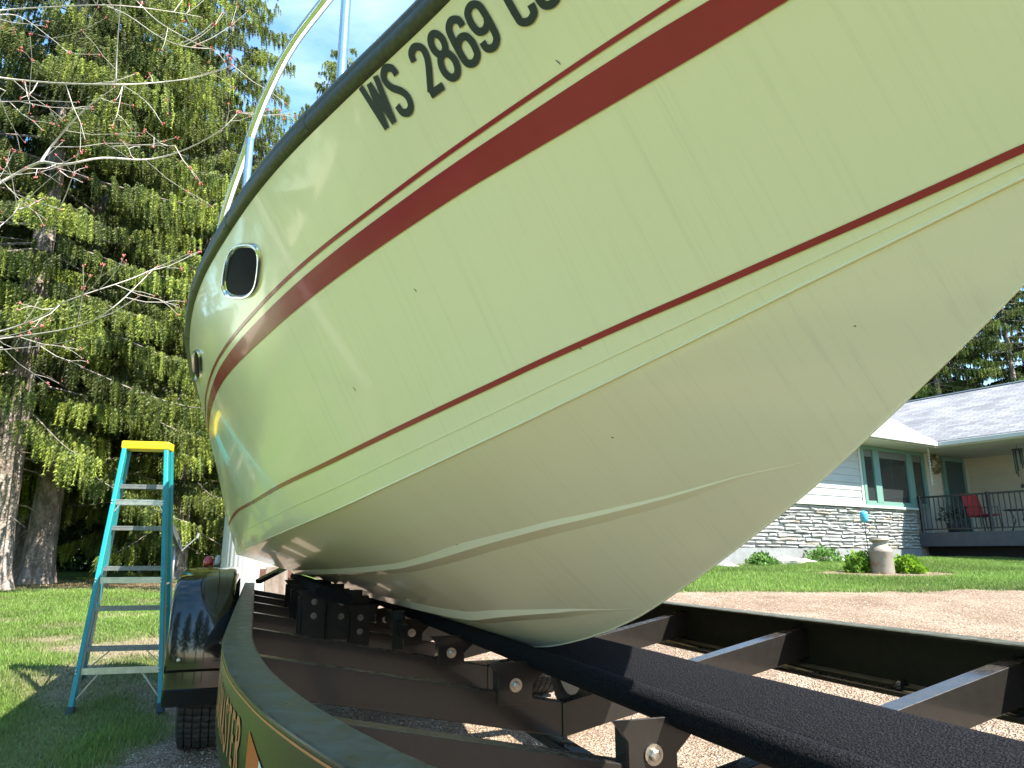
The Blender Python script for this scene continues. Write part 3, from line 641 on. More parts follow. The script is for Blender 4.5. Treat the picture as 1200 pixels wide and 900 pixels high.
mb = MB(); ca = (NLt + FLt) / 2 + Vector((-.02, -.0, .03)); cb_ = (NRt + FRt) / 2 + Vector((.02, 0, .03)); mb.bar(ca, cb_, .15, .060)
tl(mb.build('top_cap', M_yel, bevel=.01))
for zz in (.33, .62, .91, 1.20, 1.50):
    t = (zz - .10) / (zt - .15); a = lerp(FLf, FLt, t); b_ = lerp(FRf, FRt, t); mb = MB(); mb.bar(a, b_, .085, .012); 
    dy = Vector((-.02, .0, 0)); mb.bar(a + Vector((0, -.04, -.012)), b_ + Vector((0, -.04, -.012)), .004, .028); mb.bar(a + Vector((0, .04, -.012)), b_ + Vector((0, .04, -.012)), .004, .028)
    tl(mb.build('step', M_alu_shade))
for zz in (.27, .83, 1.36):
    t = (zz - .02) / (zt - .07); a = lerp(NLf, NLt, t); b_ = lerp(NRf, NRt, t); mb = MB(); mb.bar(a, b_, .022, .040); mb.bar(a + Vector((0, -.012, .014)), b_ + Vector((0, -.012, .014)), .004, .006); mb.bar(a + Vector((0, -.012, -.014)), b_ + Vector((0, -.012, -.014)), .004, .006); cbr = tl(mb.build('crossbar', M_alu))
    for e_ in (a, b_):
        for dz_ in (-.010, .010):
            mb = MB(); mb.lathe([(.006, 0), (.006, .003), (.003, .005)], 8, lambda x_, y_, z_: (e_.x + x_, e_.y - .030 - z_, e_.z + dz_ + y_)); under(mb.build('rivet', M_alu), cbr)
    if zz != .83:
        sgn = -1 if zz < .5 else -1; k = .18 if zz < .5 else .09
        for e1, e2, rf, rt in ((a, b_, NLf, NLt), (b_, a, NRf, NRt)):
            mb = MB(); mb.bar(lerp(e1, e2, .26 if zz < .5 else .14), lerp(rf, rt, max(.01, t - k / 1.75)), .016, .006); tl(mb.build('diagonal_brace', M_alu))
a = lerp(FLf, FLt, .13); b_ = lerp(FRf, FRt, .13)
for e1, e2, rf, rt in ((a, b_, FLf, FLt), (b_, a, FRf, FRt)):
    mb = MB(); mb.bar(lerp(e1, e2, .3), lerp(rf, rt, .03), .018, .006); tl(mb.build('diagonal_brace', M_alu))
for e1, e2 in ((lerp(NLf, NLt, .45), lerp(FLf, FLt, .42)), (lerp(NRf, NRt, .45), lerp(FRf, FRt, .42))):
    mb = MB(); mb.bar(e1, e2, .012, .012); tl(mb.build('spreader', M_alu))

# ------------------------------------------------------------------ house
M_siding = mat('white_siding', (.37, .385, .375), .6, noise=(3, (.335, .35, .34), .4, .7)); M_porch = mat('cream_siding', (.56, .52, .44), .6, noise=(4, (.50, .47, .40), .4, .7))
M_found = mat('painted_foundation', (.21, .225, .23), .8, noise=(9, (.16, .17, .175), .4, .7), bump=(40, .4, .01))
M_wing = mat('green_window_paint', (.13, .24, .21), .45); M_trim = mat('white_trim', (.46, .48, .46), .5); M_soffit = mat('soffit', (.55, .56, .53), .6)
M_stoneA = mat('ledge_stone_pale', (.31, .32, .31), .9, noise=(18, (.38, .39, .38), .4, .7), bump=(45, .9, .02))
M_stoneB = mat('ledge_stone_grey', (.31, .32, .32), .9, noise=(18, (.31, .32, .32), .4, .7), bump=(45, .9, .02))
M_stoneC = mat('ledge_stone_tan', (.30, .265, .22), .9, noise=(18, (.36, .33, .28), .4, .7), bump=(45, .9, .02))
M_mortar = mat('stone_backing', (.27, .27, .26), .95)
M_pane = mat('window_pane', (.025, .030, .032), .04, coat=.6); M_deckp = mat('deck_fascia', (.055, .055, .070), .6, noise=(6, (.075, .072, .085), .4, .7))
M_iron = mat('black_rail_metal', (.014, .014, .018), .4); M_doorm = mat('blue_green_door', (.030, .065, .080), .4); M_redc = mat('red_sling_fabric', (.42, .025, .03), .7, bump=(200, .4, .003))
M_roof = bpy.data.materials.new('asphalt_shingle'); M_roof.use_nodes = True
n = M_roof.node_tree.nodes; l = M_roof.node_tree.links; b = n['Principled BSDF']; b.inputs['Roughness'].default_value = .9
uvn = n.new('ShaderNodeUVMap'); brk = n.new('ShaderNodeTexBrick'); brk.inputs['Scale'].default_value = 1.0; brk.inputs['Brick Width'].default_value = .33; brk.inputs['Row Height'].default_value = .14; brk.inputs['Mortar Size'].default_value = .009
brk.inputs['Color1'].default_value = (.19, .195, .21, 1); brk.inputs['Color2'].default_value = (.30, .305, .32, 1); brk.inputs['Mortar'].default_value = (.11, .11, .12, 1); brk.inputs['Bias'].default_value = .0
ns_ = n.new('ShaderNodeTexNoise'); ns_.inputs['Scale'].default_value = 1.1; ns_.inputs['Detail'].default_value = 8; rp_ = n.new('ShaderNodeValToRGB'); rp_.color_ramp.elements[0].color = (.72, .72, .74, 1); rp_.color_ramp.elements[0].position = .35; rp_.color_ramp.elements[1].position = .65
mm = n.new('ShaderNodeMix'); mm.data_type = 'RGBA'; mm.blend_type = 'MULTIPLY'; mm.inputs[0].default_value = 1
l.new(uvn.outputs[0], brk.inputs[0]); l.new(uvn.outputs[0], ns_.inputs['Vector']); l.new(ns_.outputs[0], rp_.inputs[0]); l.new(brk.outputs[0], mm.inputs[6]); l.new(rp_.outputs[0], mm.inputs[7]); l.new(mm.outputs[2], b.inputs['Base Color'])
def HT_(a, b_, z): return (HP[0] + HA[0] * a + HB[0] * b_, HP[1] + HA[1] * a + HB[1] * b_, z)
house = empty('house', HT_(0, 0, .9), label='single storey white house with stone wainscot, grey shingled roof and dark front deck', cat='house')
def th(o): under(o, house); return o
def hbox(name, m_, a0, a1, b0, b1, z0, z1, par=None, bev=0):
    mb = MB(); mb.box(a0, a1, b0, b1, z0, z1, HT_); o = mb.build(name, m_, bevel=bev, seg=1); under(o, par if par is not None else house); return o
EZ = 3.87; AL = -9.0; AR = 12.0
wall = hbox('wall', M_mortar, AL, 3.0, -.30, -.012, .4, 3.86); wall2 = hbox('wall', M_porch, 3.012, 3.3, -.3, 9, .4, 3.86)
hbox('side_wall', M_siding, AL - .1, AL - .001, -6.5, -.012, .4, 3.86)
hbox('foundation', M_found, AL, -.02, -.011, .035, .3, 1.14)
# ledge stones
rs = np.random.default_rng(3); z = 1.145; cnt = 0
while z < 2.11:
    h = float(rs.uniform(.062, .088)); h = min(h, 2.125 - z)
    if h < .03: break
    a = -7.5 + float(rs.uniform(-.2, 0))
    while a < -.02:
        w_ = float(rs.uniform(.26, .66)); a1 = min(a + w_, -.005)
        if a1 - a < .08: a1 = -.005
        mb = MB(); j = lambda s: float(rs.uniform(-s, s)); d = float(rs.uniform(.02, .065)); zz = [z + .008 + j(.006), z + h - .006 + j(.008)]
        a0_, a1_ = a + .007, a1 - .007; t0, t1 = j(.018), j(.018)
        vs = [(a0_, -.01, zz[0]), (a1_, -.01, zz[0]), (a1_, -.01, zz[1]), (a0_, -.01, zz[1]), (a0_ + .01, d + j(.02), zz[0] + .01 + t0), (a1_ - .01, d + j(.02), zz[0] + .01 + t1), (a1_ - .01, d + j(.02), zz[1] - .012 + t1), (a0_ + .01, d + j(.02), zz[1] - .012 + t0), ((a0_ + a1_) / 2 + j(.05), d + .018 + j(.012), (zz[0] + zz[1]) / 2)]
        mb.add([HT_(*q) for q in vs], [(0, 1, 2, 3), (0, 1, 5, 4), (1, 2, 6, 5), (2, 3, 7, 6), (3, 0, 4, 7), (4, 5, 8), (5, 6, 8), (6, 7, 8), (7, 4, 8)])
        r_ = rs.random(); o = mb.build('stone', M_stoneA if r_ < .58 else (M_stoneB if r_ < .86 else M_stoneC)); under(o, wall); cnt += 1
        a = a1
    z += h
hbox('corner_pier', M_stoneA, AL, -7.72, -.011, .05, 1.145, 2.125)
hbox('sill_course', M_trim, AL, .0, -.012, .10, 2.128, 2.185)
# siding boards
def boards(a0, a1, z0, z1, side, m_, fixed):
    k = 0; ex = .178; z = z0
    while z < z1 - .02:
        zt_ = min(z + ex, z1); mb = MB()
        prof = [(0.0, z), (.024, z), (.024, z + .008), (.006, zt_ + .004), (0.0, zt_ + .004)]
        if side == 'b': mb.prism(prof, a0, a1, lambda p, q, h: HT_(h, p - .011, q))
        else: mb.prism(prof, a0, a1, lambda p, q, h: HT_(3.011 - p, h, q))
        o = mb.build('siding_board', m_); under(o, fixed); z = zt_
boards(AL, -2.33, 2.19, 3.84, 'b', M_siding, wall); boards(.70, 1.50, 1.55, 3.84, 'b', M_porch, wall); boards(-2.33, .70, 3.70, 3.84, 'b', M_siding, wall)
boards(.0, 8.6, 1.55, 3.84, 'a', M_porch, wall2)
hbox('corner_trim', M_trim, -2.33, -2.24, -.01, .030, 2.19, 3.699, wall)
# window
win = hbox('window', M_wing, -2.24, .68, -.01, .045, 2.19, 2.265); 
hbox('window_head', M_wing, -2.24, .68, -.01, .045, 3.60, 3.695, win)
for a0, a1 in ((-2.24, -2.13), (-1.74, -1.48), (-.20, .06), (.55, .68)): hbox('mullion', M_wing, a0, a1, -.01, .050, 2.266, 3.599, win)
for a0, a1 in ((-2.13, -1.74), (-1.48, -.20), (.06, .55)):
    hbox('pane', M_pane, a0, a1, -.011, .005, 2.266, 3.599, win)
    hbox('sash', M_wing, a0, a1, .005, .022, 2.266, 2.31, win)
    hbox('blind', mat('blind_cloth', (.12, .13, .13), .6), a0 + .01, a1 - .01, .006, .012, 3.42, 3.599, win)
# door
door = hbox('front_door', M_doorm, 1.72, 2.66, -.01, .03, 1.56, 3.56)
hbox('door_frame', M_wing, 1.60, 1.72, -.01, .05, 1.56, 3.68, door); hbox('door_frame', M_wing, 2.66, 2.78, -.01, .05, 1.56, 3.68, door); hbox('door_head', M_wing, 1.72, 2.66, -.01, .05, 3.56, 3.68, door)
hbox('door_panel', M_doorm, 1.84, 2.54, .03, .04, 2.5, 3.4, door, .004); hbox('door_panel', M_doorm, 1.84, 2.54, .03, .04, 1.7, 2.3, door, .004)
hbox('wall_trim', M_trim, 2.80, 3.0, -.011, .012, 1.55, 3.84)
# roof
def roofsheet(name, quads, th_=.05):
    mb = MB(); uvl_ = []
    for q in quads:
        v = [Vector(HT_(*p)) for p in q]; k = len(v); nn = (v[1] - v[0]).cross(v[2] - v[0]).normalized()
        if nn.z < 0: v = v[::-1]; nn = -nn
        mb.add(v + [p - Vector((0, 0, th_)) for p in v], [tuple(range(k)), tuple(range(2 * k - 1, k - 1, -1))] + [(i, k + i, k + (i + 1) % k, (i + 1) % k) for i in range(k)])
    return mb
def roofuv(o, axis):
    me = o.data; u_ = me.uv_layers.new(name='UVMap')
    for lp in me.loops:
        p = me.vertices[lp.vertex_index].co; wa = (p.x - HP[0]) * HA[0] + (p.y - HP[1]) * HA[1]; wb = (p.x - HP[0]) * HB[0] + (p.y - HP[1]) * HB[1]
        u_.data[lp.index].uv = (wa, p.z * 2.236) if axis == 'b' else (wb, p.z * 2.236)
S_ = .5; OB = .77
hz = lambda d: EZ + S_ * d
mb = roofsheet('roof', [[(AL - .6, OB, EZ), (0, OB, EZ), (4, OB - 4, hz(4)), (AL - .6, OB - 4, hz(4))]]); rf = mb.build('roof', M_roof); under(rf, house); roofuv(rf, 'b')
mb = roofsheet('roof', [[(0, OB, EZ), (0, 9.6, EZ), (4, 9.6, hz(4)), (4, OB - 4, hz(4))]]); rf2 = mb.build('roof', M_roof); under(rf2, house); roofuv(rf2, 'a')
mb = roofsheet('roof', [[(8, 9.6, EZ), (8, OB - 8, EZ), (4, OB - 4, hz(4)), (4, 9.6, hz(4))], [(AL - .6, OB - 8, EZ), (AL - .6, OB - 4, hz(4)), (4, OB - 4, hz(4)), (8, OB - 8, EZ)]]); rf3 = mb.build('roof', M_roof); under(rf3, house); roofuv(rf3, 'a')
# gutters, soffits
hbox('gutter', M_trim, AL - .6, -.06, OB - .004, OB + .085, EZ - .15, EZ - .035, bev=.01); hbox('gutter', M_trim, -.085, .004, OB + .086, 9.6, EZ - .15, EZ - .035, bev=.01)
hbox('soffit', M_soffit, AL - .6, .01, .0, OB - .01, EZ - .17, EZ - .14); hbox('soffit', M_soffit, .011, 3.0, -.01, 9.55, EZ - .17, EZ - .14)
hbox('ridge_cap', M_trim, 3.93, 4.07, OB - 4, 9.6, hz(4) - .01, hz(4) + .02)
# deck
deck = empty('front_deck', HT_(0, 1, 1.2)); under(deck, house)
hbox('fascia', M_deckp, -.045, -.002, .03, 9.0, 1.20, 1.545, deck); hbox('underdeck_shade', mat('underdeck_shade', (.018, .014, .018), .9), .35, .40, .03, 9.0, .5, 1.2, deck)  # near-black sheet below the deck, the shade of the gap put into its colour
for i in range(21): hbox('deck_board', M_deckp, .0 + i * .143, .137 + i * .143, .03, 9.0, 1.505, 1.535, deck)
def railing(a0, b0, a1, b1, nm):
    r_ = empty('railing', HT_(a0, b0, 1.54)); under(r_, deck)
    ln = math.hypot(a1 - a0, b1 - b0); da, db = (a1 - a0) / ln, (b1 - b0) / ln
    P3 = lambda d, z: HT_(a0 + da * d, b0 + db * d, z)
    mb = MB(); mb.bar(P3(0, 2.455), P3(ln, 2.455), .055, .045); under(mb.build('top_rail', M_iron), r_); mb = MB(); mb.bar(P3(0, 1.63), P3(ln, 1.63), .035, .035); under(mb.build('bottom_rail', M_iron), r_)
    d = .06; k = 0
    while d < ln - .03:
        if k % 14 == 0: mb = MB(); mb.bar(P3(d, 1.54), P3(d, 2.50), .07, .07, up=(0, 1, 0)); under(mb.build('post', M_iron), r_)
        else: mb = MB(); mb.bar(P3(d, 1.63), P3(d, 2.44), .019, .019, up=(0, 1, 0)); under(mb.build('baluster', M_iron), r_)
        d += .118; k += 1
railing(.05, .06, .05, 6.0, 'front')
# things on the deck
def sling_chair(a, b_, rz, label):
    e = empty('deck_chair', HT_(a, b_, 1.536), label=label, cat='chair', group='red sling chairs on the deck')
    c, s = math.cos(rz), math.sin(rz)
    T = lambda x, y, z: HT_(a + c * x - s * y, b_ + s * x + c * y, 1.536 + z)
    mb = MB(); prof = [(-.05, .98), (.02, .97), (.16, .46), (.14, .40), (.08, .44)]; prof = [(-.13, 1.02), (-.10, 1.03), (.05, .45), (.02, .42)]
    mb.prism(prof, -.25, .25, lambda p, q, h: T(p, h, q)); under(mb.build('backrest', M_redc, bevel=.006), e)
    mb = MB(); mb.prism([(.03, .40), (.52, .44), (.52, .47), (.04, .44)], -.25, .25, lambda p, q, h: T(p, h, q)); under(mb.build('seat', M_redc, bevel=.006), e)
    for y in (-.27, .27):
        mb = MB(); mb.tube([T(-.14, y, 1.04), T(.03, y, .43), T(.1, y, .02), T(.50, y, .02)], .013, 6); mb.tube([T(-.05, y, .66), T(.45, y, .66), T(.50, y, .02)], .013, 6); under(mb.build('side_frame', M_iron, smooth=True), e)
sling_chair(1.15, .90, 1.9, 'red sling deck chair behind the railing in front of the door'); sling_chair(1.05, 2.75, 1.9, 'red sling deck chair beyond the small metal table')
def table(a, b_):
    e = empty('side_table', HT_(a, b_, 1.536), label='small round black metal table standing between the two red deck chairs', cat='table'); T = lambda x, y, z: HT_(a + x, b_ + y, 1.536 + z)
    mb = MB(); mb.lathe([(.30, .52), (.31, .535), (.30, .55)], 24, T); under(mb.build('table_top', M_iron, smooth=True), e)
    for k in range(4):
        t = k * math.pi / 2 + .4; mb = MB(); mb.tube([T(.26 * math.cos(t), .26 * math.sin(t), .0), T(.10 * math.cos(t), .10 * math.sin(t), .3), T(.24 * math.cos(t), .24 * math.sin(t), .53)], .011, 6); under(mb.build('leg', M_iron, smooth=True), e)
table(.95, 2.0)
# grill / dark planter near the door
e = empty('potted_plant', HT_(.8, .5, 1.536), label='dark leafy potted plant on the deck near the window corner', cat='plant'); T = lambda x, y, z: HT_(.8 + x, .5 + y, 1.536 + z)
mb = MB(); mb.lathe([(.12, 0), (.17, .25), (.18, .27), (.15, .27)], 16, T); under(mb.build('pot', M_deckp, smooth=True), e)
mb = MB()
for k in range(70):
    t, ph = random.uniform(0, 6.28), random.uniform(.2, 1.4); r_ = random.uniform(.2, .42); c_ = Vector(T(r_ * math.cos(t) * math.sin(ph), r_ * math.sin(t) * math.sin(ph), .3 + r_ * math.cos(ph)))
    d1 = Vector((random.uniform(-1, 1), random.uniform(-1, 1), random.uniform(-.6, 1))).normalized() * .07; d2 = d1.cross(Vector((random.random(), random.random(), .3))).normalized() * .03
    mb.add([c_ - d1, c_ + d2, c_ + d1, c_ - d2], [(0, 1, 2, 3)])
under(mb.build('foliage', mat('planter_leaf', (.03, .05, .03), .6)), e)
# wreath, wind chime, rain chain
mb = MB(); M_wr = mat('dried_wreath', (.20, .17, .09), .8)
cw = Vector(HT_(1.15, .06, 3.42))
for k in range(160):
    t = random.uniform(0, 6.28); r_ = random.gauss(.22, .045); p = cw + Vector((HA[0] * r_ * math.cos(t), HA[1] * r_ * math.cos(t), r_ * math.sin(t))) + Vector((HB[0], HB[1], 0)) * random.uniform(0, .05)
    d1 = Vector((random.uniform(-1, 1), random.uniform(-1, 1), random.uniform(-1, 1))).normalized() * .06; d2 = d1.cross(Vector((.3, .5, .8))).normalized() * .016; mb.add([p - d1, p + d2, p + d1, p - d2], [(0, 1, 2, 3)])
mb.build('door_wreath', M_wr, label='round dried twig wreath hanging on the wall beside the front door', cat='wreath')
ch = empty('wind_chime', HT_(1.0, 2.2, 3.6), label='dark wind chime with graduated tubes hanging under the porch ceiling', cat='wind chime')
cx, cy = 1.0, 2.18
mb = MB(); mb.lathe([(.12, 3.545), (.125, 3.555), (.12, 3.57)], 16, lambda x, y, z: HT_(cx + x, cy + y, z)); mb.tube([HT_(cx, cy, 3.57), HT_(cx, cy, 3.71)], .004, 5); under(mb.build('top_disc', M_iron), ch)
for k in range(6):
    t = k * math.pi / 3; p = (cx + .09 * math.cos(t), cy + .09 * math.sin(t)); mb = MB(); mb.tube([HT_(*p, 3.54), HT_(*p, 3.20 - .07 * (k % 6) * .9)], .014, 6); under(mb.build('chime_tube', M_doorm, smooth=True), ch)
mb = MB(); mb.tube([HT_(cx, cy, 3.54), HT_(cx, cy, 2.66)], .003, 4); mb.lathe([(.045, 2.60), (.05, 2.66), (.02, 2.70)], 10, lambda x, y, z: HT_(cx + x, cy + y, z)); under(mb.build('clapper_sail', M_iron), ch)
rc = empty('rain_chain', HT_(-.02, OB + .2, 3.7), label='pale rain chain of small cups hanging from the gutter corner', cat='rain chain')
for k in range(13):
    mb = MB(); zz = 3.70 - k * .075; mb.lathe([(.012, zz - .05), (.030, zz - .01), (.030, zz)], 8, lambda x, y, z: HT_(.02 + x, OB - .25 + y, z)); under(mb.build('cup', M_trim), rc)

# ------------------------------------------------------------------ milk can, flower stake, rocks, plants near the house
M_can = mat('weathered_milk_can', (.25, .225, .185), .6, metal=.0, noise=(7, (.20, .10, .055), .50, .72), bump=(30, .25, .004))
zc = float(gh(*CAN)) - .01
mb = MB(); mb.lathe([(.0, zc), (.192, zc), (.196, zc + .02), (.196, zc + .37), (.199, zc + .375), (.199, zc + .39), (.190, zc + .42), (.150, zc + .475), (.118, zc + .50), (.113, zc + .545), (.118, zc + .55), (.162, zc + .572), (.168, zc + .585), (.160, zc + .60), (.120, zc + .605), (.10, zc + .57), (0, zc + .56)], 32, lambda x, y, z: (CAN[0] + x, CAN[1] + y, z))
mb.build('milk_can', M_can, auto=35, label='weathered rusty old milk can standing in a mulch ring on the lawn', cat='milk can')
fs = empty('flower_stake', (6.52, 13.25, zc), label='thin garden stake with a blue glass lantern behind the milk can', cat='garden stake')
mb = MB(); mb.tube([(6.50, 13.3, zc), (6.49, 13.3, zc + .92)], .007, 6); mb.tube([(6.49, 13.3, zc + .72), (6.44, 13.3, zc + .80), (6.43, 13.3, zc + .88)], .005, 5); mb.tube([(6.49, 13.3, zc + .68), (6.55, 13.3, zc + .73), (6.56, 13.3, zc + .80)], .005, 5); under(mb.build('stem', M_iron), fs)
mb = MB(); mb.lathe([(.0, .90), (.05, .91), (.07, .95), (.075, 1.03), (.06, 1.09), (.02, 1.12), (0, 1.12)], 12, lambda x, y, z: (6.49 + x, 13.3 + y, zc + z)); under(mb.build('lantern', mat('blue_glass', (.03, .33, .50), .15, coat=.5, noise=(30, (.3, .6, .65), .5, .7)), smooth=True), fs)
M_bush = attr_mat('shrub_leaf', transl=.4)
def bush(x, y, rx, h, n_, col, label, seed, size=.05):
    r_ = np.random.default_rng(seed); z0_ = float(gh(x, y)); v = r_.normal(size=(n_, 3)); v /= np.linalg.norm(v, axis=1)[:, None]; v[:, 2] = np.abs(v[:, 2]); q = r_.uniform(.45, 1, n_)[:, None] ** .6
    lump = 1 + .25 * np.sin(v[:, :1] * 5 + seed) * np.cos(v[:, 1:2] * 6); c_ = np.array([x, y, z0_]) + v * q * lump * np.array([rx, rx, h])
    d1 = r_.normal(size=(n_, 3)) + v * .8 + np.array([0, 0, .4]); d1 /= np.linalg.norm(d1, axis=1)[:, None]; d2 = np.cross(d1, r_.normal(size=(n_, 3))); d2 /= np.linalg.norm(d2, axis=1)[:, None]
    s = (r_.uniform(.6, 1.2, n_) * size)[:, None]; Vv = np.stack([c_ - d1 * s, c_ + d2 * s * .45, c_ + d1 * s, c_ - d2 * s * .45], 1).reshape(-1, 3)
    cc = np.repeat(np.array(col)[None] * r_.uniform(.6, 1.35, (n_, 1)), 4, 0); F_ = np.arange(n_ * 4).reshape(-1, 4)
    e = empty('shrub', (x, y, z0_), label=label, cat='shrub'); under(meshobj('foliage', npmesh('shrub', Vv, F_, cc), M_bush), e)
    mb = MB()
    for k in range(9):
        t = k * .7; mb.tube([(x, y, z0_), (x + rx * .5 * math.cos(t), y + rx * .5 * math.sin(t), z0_ + h * .6)], .006, 4)
    under(mb.build('stem', mat('shrub_stem', (.07, .08, .03), .8)), e)
bush(6.22, 13.15, .26, .36, 900, (.16, .30, .03), 'bright green leafy clump growing on the left side of the milk can', 11); bush(7.0, 13.0, .30, .30, 900, (.17, .31, .02), 'bright green leafy clump growing on the right side of the milk can', 12)
bush(5.12, 15.02, .30, .26, 600, (.12, .24, .05), 'low green plant by the foundation beside a pale rock', 13); bush(6.86, 16.10, .38, .36, 600, (.12, .25, .05), 'wider green plant by the foundation between two rocks', 14)
M_rock = mat('pale_rock', (.48, .45, .40), .9, noise=(9, (.34, .30, .26), .4, .7), bump=(12, .6, .03))
for x, y, s, lab in ((5.83, 15.4, .27, 'large pale rock in the bed right of the low green plant'), (6.35, 15.78, .15, 'small pale rock just left of the wider foundation plant'), (7.35, 16.35, .12, 'tiny pale stone in the bed below the stone wall right of the plants'), (4.3, 14.45, .12, 'brownish stone at the left end of the foundation bed')):
    bm = bmesh.new(); bmesh.ops.create_icosphere(bm, subdivisions=3, radius=1)
    for v in bm.verts:
        k = 1 + .18 * math.sin(v.co.x * 4 + x) * math.cos(v.co.y * 3 + y) + .1 * math.sin(v.co.z * 7 + x * 3); v.co = Vector((v.co.x * s * 1.3 * k, v.co.y * s * .8 * k, v.co.z * s * .5 * k))
    me = bpy.data.meshes.new('rock'); bm.to_mesh(me); bm.free(); me.polygons.foreach_set('use_smooth', [True] * len(me.polygons)); o = meshobj('rock', me, M_rock, label=lab, cat='rock'); o.location = (x, y, float(gh(x, y)) + s * .12)

# ------------------------------------------------------------------ spruce trees
M_bark = mat('spruce_bark', (.16, .13, .11), .95, noise=(9, (.42, .36, .32), .42, .66, (1, 1, .45)), bump=(22, 1.0, .05))
M_needle = attr_mat('spruce_needles', transl=.48, rough=.55)
def trunk_mesh(h, r0, lean, seed, zb=-.3):
    r_ = np.random.default_rng(seed); rws = []; nn = 20
    for k in range(26):
        t = k / 25; z = zb + (h - zb) * t ** 1.4; rad = r0 * (1 - .93 * t) + r0 * .75 * math.exp(-(z - zb) / .38); cx_ = lean[0] * z; cy_ = lean[1] * z
        rws.append([(cx_ + rad * math.cos(a) * (1 + .05 * math.sin(a * 5 + seed) + .10 * math.sin(a * 4 + seed) * math.exp(-z / .5)), cy_ + rad * math.sin(a) * (1 + .05 * math.sin(a * 5 + seed)), z) for a in np.linspace(0, 2 * math.pi, nn, endpoint=False)])
    mb = MB(); mb.sweep(rws); return mb
def crown_arrays(h, zlow, lmax, nbr, seed, lean=(0, 0), droop=.30, dens=1.0, leaf=1.0, light=1.0):
    """branches with hanging branchlets, each branchlet a herringbone of small needle sprays"""
    r_ = np.random.default_rng(seed); tass = []; limbs = []
    for i in range(nbr):
        t = (i + r_.random()) / nbr; z = zlow + (h - zlow) * t ** 0.92; az = i * 2.399 + r_.uniform(-.3, .3)
        ln = lmax * (1 - t) ** .62 * r_.uniform(.72, 1.12) + .35
        if t < .10: ln *= .75 + 2.0 * t
        sl = r_.uniform(-.28, .05) - .12 * (1 - t); nS = max(5, int(ln * 5))
        s = np.linspace(0, 1, nS); rad = ln * s; zz = z + ln * (sl * s - droop * s * s * (1 - t * .5) + .20 * s ** 3.5)
        pth = np.stack([lean[0] * z + rad * math.cos(az), lean[1] * z + rad * math.sin(az), zz], 1); limbs.append((pth, .012 + .02 * ln / lmax))
        side = np.array([-math.sin(az), math.cos(az), 0]); outw = np.array([math.cos(az), math.sin(az), 0])
        nsec = int(ln * 8.5 * dens) + 3; btone = r_.uniform(.65, 1.3)
        for j in range(nsec):
            q = r_.uniform(.16, 1.0) ** .8; p = np.array([np.interp(q, s, pth[:, k]) for k in range(3)]); sg = 1 if j % 2 else -1
            sln = (1 - q * .72) * ln * .30 * r_.uniform(.5, 1.15) + .12; dirn = side * sg + outw * r_.uniform(.3, .9); dirn /= np.linalg.norm(dirn)
            nt_ = max(2, int(sln * 9 * dens)) 
            for k in range(nt_):
                f = (k + r_.random()) / nt_; pp = p + dirn * sln * f + np.array([0, 0, -.22 * sln * f * f]); L_ = r_.uniform(.18, .62) * (1.05 - .4 * t)
                tass.append((*pp, *(dirn * .32 + outw * .15), L_, q, t, btone))
    T = np.array(tass, np.float32); nT = len(T); K = 11
    k = np.arange(K, dtype=np.float32)[None, :]; ln = T[:, 6:7]; f = (k + .3) / K
    base = T[:, None, :3] + T[:, None, 3:6] * (ln * np.sqrt(f))[:, :, None] * .35; base[:, :, 2] -= ln * f ** 1.1 * .95
    V = []; 
    sw = (.036 + .020 * r_.random((nT, K))) * leaf * (1.1 - .45 * f)
    az = r_.uniform(0, 2 * np.pi, (nT, 1)) + k * 1.9 + r_.uniform(-.4, .4, (nT, K))
    outd = np.stack([np.cos(az), np.sin(az), np.full_like(az, -.9)], 2); tv = np.stack([-np.sin(az), np.cos(az), np.zeros_like(az)], 2)
    up = np.zeros_like(outd); up[:, :, 2] = 1
    tip1 = base + outd * sw[:, :, None]; tip2 = base + (outd * np.array([-1, -1, 1])) * sw[:, :, None]
    wv = .34 * sw[:, :, None]
    A = [base + up * wv * .9, tip1 , base - up * wv * 1.1 + tv * wv * .7]
    B = [base + up * wv * .9, tip2 , base - up * wv * 1.1 - tv * wv * .7]
    tri = np.stack([np.stack(A, 2), np.stack(B, 2)], 2)  # nT,K,2,3,3
    # spine ribbon
    s0 = T[:, None, :3][:, 0]; e0 = base[:, -1] + np.array([0, 0, -.06]); wd = np.stack([np.cos(az[:, 0]), np.sin(az[:, 0]), 0 * az[:, 0]], 1) * .020 * leaf
    sp_ = np.stack([s0 - wd, s0 + wd, e0], 1)
    Vt = np.concatenate([tri.reshape(-1, 3), sp_.reshape(-1, 3)], 0)
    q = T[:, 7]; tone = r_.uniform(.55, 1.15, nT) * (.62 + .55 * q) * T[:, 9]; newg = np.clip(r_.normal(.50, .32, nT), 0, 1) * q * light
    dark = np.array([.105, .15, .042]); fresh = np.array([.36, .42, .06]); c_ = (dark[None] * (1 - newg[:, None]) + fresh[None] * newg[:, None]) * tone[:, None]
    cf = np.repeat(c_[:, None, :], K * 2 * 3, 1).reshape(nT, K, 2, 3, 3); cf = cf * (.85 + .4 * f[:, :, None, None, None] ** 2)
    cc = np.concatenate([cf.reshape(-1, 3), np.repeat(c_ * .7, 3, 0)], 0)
    return Vt, cc, limbs
